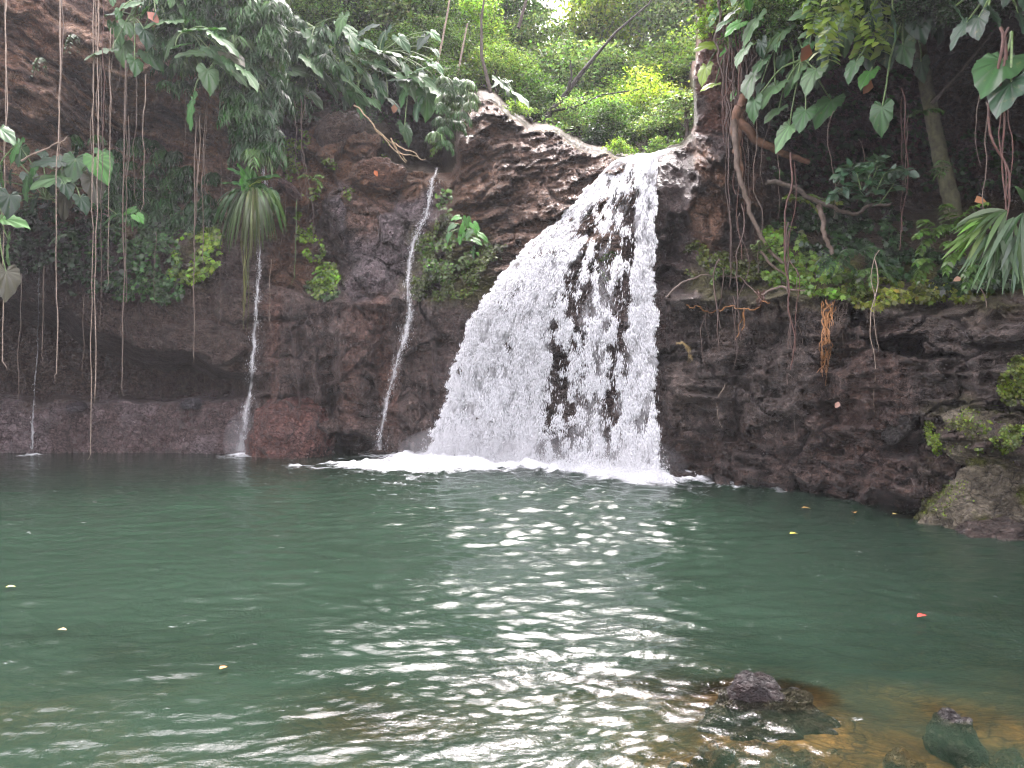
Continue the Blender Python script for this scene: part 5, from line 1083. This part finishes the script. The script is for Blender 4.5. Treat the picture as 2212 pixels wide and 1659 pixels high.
root_obj('bundle of thick dark roots clinging to the right cliff edge at the top', [[(1565 + j * 9 + rng.uniform(-5, 5), -30), (1560 + j * 10, 60 + rng.uniform(-30, 30)), (1560 + j * 9 + rng.uniform(-8, 8), 150), (1568 + j * 7, 240 + rng.uniform(-20, 60))] for j in range(9)], M_DARKROOT, 12.7, .030, .012, follow=False, amp=.12)
root_obj('orange fibrous root mass hanging on the middle of the right wall', [[(1790 + rng.uniform(-14, 14), 650 + rng.uniform(-5, 20)), (1788 + rng.uniform(-9, 12), 700), (1781 + rng.uniform(-7, 9), 745), (1779 + rng.uniform(-5, 6), 790 + rng.uniform(-20, 40))] for j in range(16)], M_ORANGEROOT, 11.0, .007, .003, amp=.05, name='root_tuft')
root_obj('brown fibrous root tuft right of the orange root mass', [[(1815 + rng.uniform(-14, 14), 655), (1812 + rng.uniform(-12, 12), 690), (1808 + rng.uniform(-12, 12), 730 + rng.uniform(-20, 20))] for j in range(12)], M_VINE, 11.0, .005, .002, amp=.05, name='root_tuft')
root_obj('red fibrous root tuft below the ledge right of the fall', [[(1642 + rng.uniform(-10, 10), 628), (1643 + rng.uniform(-11, 11), 650), (1644 + rng.uniform(-13, 13), 668 + rng.uniform(-6, 6))] for j in range(18)], M_REDROOT, 12.2, .005, .002, amp=.02, name='root_tuft')
root_obj('drooping straw coloured root fan beside the fall', [[(1462, 742), (1474 + rng.uniform(-3, 3), 740), (1486 + rng.uniform(-3, 3), 752), (1492 + rng.uniform(-6, 6), 770 + rng.uniform(0, 18))] for j in range(9)], plain('straw_root', (.26, .19, .08), .7, 20, .2), 12.9, .006, .002, amp=.02, name='root_tuft')
root_obj('wavy thin orange root crossing the wall right of the fall', [[(1560, 668), (1585, 664), (1610, 672), (1640, 660), (1660, 652)], [(1480, 655), (1510, 666), (1535, 675), (1560, 668)], [(1600, 668), (1597, 700), (1592, 740)], [(1612, 670), (1606, 720)]], M_ORANGEROOT, 12.5, .011, .007, amp=.05)
root_obj('bare twig curving over the ledge right of the fall', [[(1442, 640), (1475, 612), (1520, 596), (1570, 594)], [(1570, 594), (1600, 600), (1640, 640)]], M_VINE, 12.8, .016, .009, amp=.03)
root_obj('pair of crossing roots on the upper slope of the right side', [[(1650, 635), (1690, 622), (1730, 632), (1770, 625)], [(1640, 540), (1700, 600), (1760, 625)]], M_VINE, 11.9, .022, .014, amp=.04)
root_obj('curved root stump hanging into the creeper on the right slope', [[(1770, 440), (1780, 480), (1785, 520), (1800, 545)]], M_VINE, 11.4, .04, .03, follow=False, amp=.03)
root_obj('long low root arching along the foot of the dark recess', [[(1660, 390), (1720, 410), (1790, 450), (1850, 458), (1920, 440)]], M_BARK, 11.6, .04, .025, follow=False, amp=.05)
root_obj('pale bare twig slanting down across the brown boulders to the gully', [[(770, 225), (800, 262), (840, 305), (880, 345)], [(800, 262), (830, 300), (875, 350)], [(840, 300), (860, 330), (905, 342)], [(850, 310), (900, 335), (915, 345)]], plain('straw_twig', (.32, .24, .14), .7, 20, .2), 17.6, .018, .008, follow=False, name='dead_branch', cat='branch', amp=.05)
root_obj('pale branch slanting across the striated rock at the left', [[(52, 345), (90, 330), (120, 315), (145, 292)]], M_PALEVINE, 16.2, .022, .014, follow=False, name='dead_branch', cat='branch')
for j in range(5):
    u0 = [590, 640, 655, 665, 610][j]; root_obj(['leftmost fine brown root on the brown wall', 'second fine root on the brown wall below the cliff top', 'third fine root on the brown wall below the cliff top', 'fourth fine root crossing the dark hollow', 'fine root curling beside the reddish slab'][j], [[(u0, 210), (u0 + rng.normal() * 6, 290), (u0 + rng.normal() * 8 + 6, 360), (u0 + rng.normal() * 8 + 4, 430 + 30 * j)]], M_VINE, 18, .012, .006, amp=.06)
# leaning mossy trunk in the recess
t = empty('tree', tuple(P(2058, 470, 11.3)), 'leaning mossy trunk standing in the dark recess at the right', 'tree', None)
mb = MB(); pp = P([2062, 2050, 2035, 2020, 2008, 1990, 1960], [470, 410, 350, 290, 220, 120, -20], 11.3); tt = np.linspace(0, 6, 26); pp = np.stack([np.interp(tt, range(7), pp[:, j]) for j in range(3)], -1) + rng.normal(size=(26, 3)) * .006
tube(mb, pp, .12, .085, 14); mb.build('trunk', M_MOSSBARK, t)
mb = MB(); tube(mb, P([2012, 2080, 2150], [225, 150, 60], 11.2), .03, .02, 7); mb.build('branch', M_BARK, t)
# slim trunks on the left cliff top
for k_, (pts, lab) in enumerate([([(1060, 320 - 120), (1040, 120), (1040, 40), (1050, -30)], 'slim grey trunk among the bright leaves above the outcrop'), ([(935, 180), (955, 90), (968, 20), (975, -30)], 'thin pale bamboo like stem above the round glossy leaves'), ([(985, 180), (1000, 100), (1010, 50)], 'thin pale stem right of the bamboo like stem'), ([(1120, 60), (1140, -10), (1150, -40)], 'dark forked stem left of the white sky gap')]):
    p3 = P([p[0] for p in pts], [p[1] for p in pts], 19.0 + k_ * .8); tag((lambda m: (tube(m, p3, .05 if k_ in (0, 3) else .03, .02, 7), m.build('sapling', M_PALEVINE if k_ in (1, 2) else M_BARK))[1])(MB()), lab, 'sapling')
# dry leaves: on the rock, hanging, afloat
def flat_leaf(u, v, d, L, colr, label, ang=0, n_=(0, -.5, .9), name='fallen_leaf', z=None):
    m, nn_, b, _ = newmat('leaf_' + name); b.inputs['Base Color'].default_value = (*colr, 1); b.inputs['Roughness'].default_value = .5
    mb = MB(); y = np.array([[math.cos(math.radians(ang)), .3, math.sin(math.radians(ang))]]) if z is None else np.array([[math.cos(math.radians(ang)), math.sin(math.radians(ang)), 0]])
    p = P(u, v, d) if z is None else P(u, v, EYE * F / (v - CV)) * [1, 1, 0] + [0, 0, z]
    stamp(mb, T_LEAF * [1.5, 1, 1.5], F_LEAF, p[None], frames(y, np.array([n_], float)), np.array([L]), np.array([colr])); return tag(mb.build(name, m), label, 'leaf')
up = (0, 0, 1)
flat_leaf(1705, 1160, 0, .10, (.50, .42, .06), 'bright yellow leaf floating on the right half of the pool', 10, up, 'floating_leaf', .035)
flat_leaf(2001, 1338, 0, .08, (.42, .03, .02), 'red leaf floating in front of the right boulder', 200, up, 'floating_leaf', .03)
flat_leaf(474, 1457, 0, .055, (.45, .17, .03), 'small orange leaf floating in the lower left', 60, up, 'floating_leaf', .03)
flat_leaf(124, 1370, 0, .06, (.25, .17, .07), 'tan leaf floating near the left edge', 0, up, 'floating_leaf', .03)
flat_leaf(11, 1277, 0, .07, (.36, .34, .10), 'dull yellow leaf floating at the left edge', 30, up, 'floating_leaf', .03)
flat_leaf(1731, 1104, 0, .12, (.45, .24, .07), 'brown leaf floating below the right wall', 0, up, 'floating_leaf', .04)
flat_leaf(1847, 1115, 0, .09, (.52, .22, .05), 'orange leaf floating below the right wall', 80, up, 'floating_leaf', .04)
flat_leaf(1928, 1118, 0, .09, (.45, .33, .12), 'pale leaf floating beside the mossy boulder', 20, up, 'floating_leaf', .04)
0 and flat_leaf(853, 1590, 0, .09, (.05, .065, .015), 'sunken yellow green leaf seen through the water at the bottom', 120, up, 'sunken_leaf', .012)
flat_leaf(318, 25, 16.0, .30, (.26, .09, .05), 'folded red brown dead leaf at the top left', 315, (.3, -.8, .4), 'dry_leaf')
flat_leaf(808, 368, 17.3, .15, (.45, .13, .04), 'orange leaf lying on the orange brown boulder', 300, (.2, -.8, .4), 'dry_leaf')
flat_leaf(852, 225, 17.7, .2, (.24, .12, .07), 'dry brown leaf hanging below the glossy leaves', 265, (.3, -.9, .1), 'dry_leaf')
flat_leaf(1881, 170, 10.9, .22, (.28, .11, .05), 'brown dead leaf among the shaded heart leaves', 250, (.3, -.9, .1), 'dry_leaf')
flat_leaf(1748, 95, 11.4, .26, (.30, .10, .04), 'rust coloured dead leaf in front of the ribbed leaves', 250, (.3, -.9, .1), 'dry_leaf')
flat_leaf(2078, 600, 9.2, .10, (.28, .16, .09), 'curled tan leaf lying under the right edge palm', 200, (.1, -.8, .5), 'dry_leaf')
flat_leaf(2105, 436, 9.6, .20, (.35, .17, .08), 'dry fern tip in the dark beside the palm', 10, (.1, -.8, .5), 'dry_leaf')
flat_leaf(1812, 867, 10.0, .10, (.42, .25, .20), 'pinkish leaf stuck to the lower right wall', 250, (.1, -.9, .2), 'dry_leaf')

# ------------------------------------------------------------------ mist in the gorge
import bmesh
bm = bmesh.new(); bmesh.ops.create_cube(bm, size=1); me = bpy.data.meshes.new('haze'); bm.to_mesh(me); bm.free()
hz = bpy.data.objects.new('haze', me); link(hz); hz.scale = (90, 120, 42); hz.location = (0, 25, 17)
m = bpy.data.materials.new('mist'); m.use_nodes = True; n = m.node_tree; n.nodes.remove(n.nodes['Principled BSDF'])
pv = N(n, 'ShaderNodeVolumePrincipled'); pv.inputs['Color'].default_value = (.93, .94, .97, 1); pv.inputs['Density'].default_value = .0008; pv.inputs['Anisotropy'].default_value = .2
n.links.new(pv.outputs[0], n.nodes['Material Output'].inputs['Volume']); me.materials.append(m); tag(hz, kind='stuff')

m2 = bpy.data.materials.new('spray_mist'); m2.use_nodes = True; n = m2.node_tree; n.nodes.remove(n.nodes['Principled BSDF'])
pv = N(n, 'ShaderNodeVolumePrincipled'); pv.inputs['Color'].default_value = (.96, .96, .98, 1); pv.inputs['Density'].default_value = .34
n.links.new(pv.outputs[0], n.nodes['Material Output'].inputs['Volume'])
V0, Fi = ico(3); mb = MB()
for (u, v, d, rx, ry, rz) in [(1020, 975, 15.2, 1.5, .5, .55), (1370, 1010, 12.9, .9, .4, .5), (1180, 985, 14.3, 1.0, .4, .4), (525, 955, 17.3, .45, .3, .7)]:
    p = P(u, v, d); mb.add(V0 * np.array([rx, ry, rz]) + p, Fi, (1, 1, 1))
o = mb.build('mist', m2); tag(o, kind='stuff')
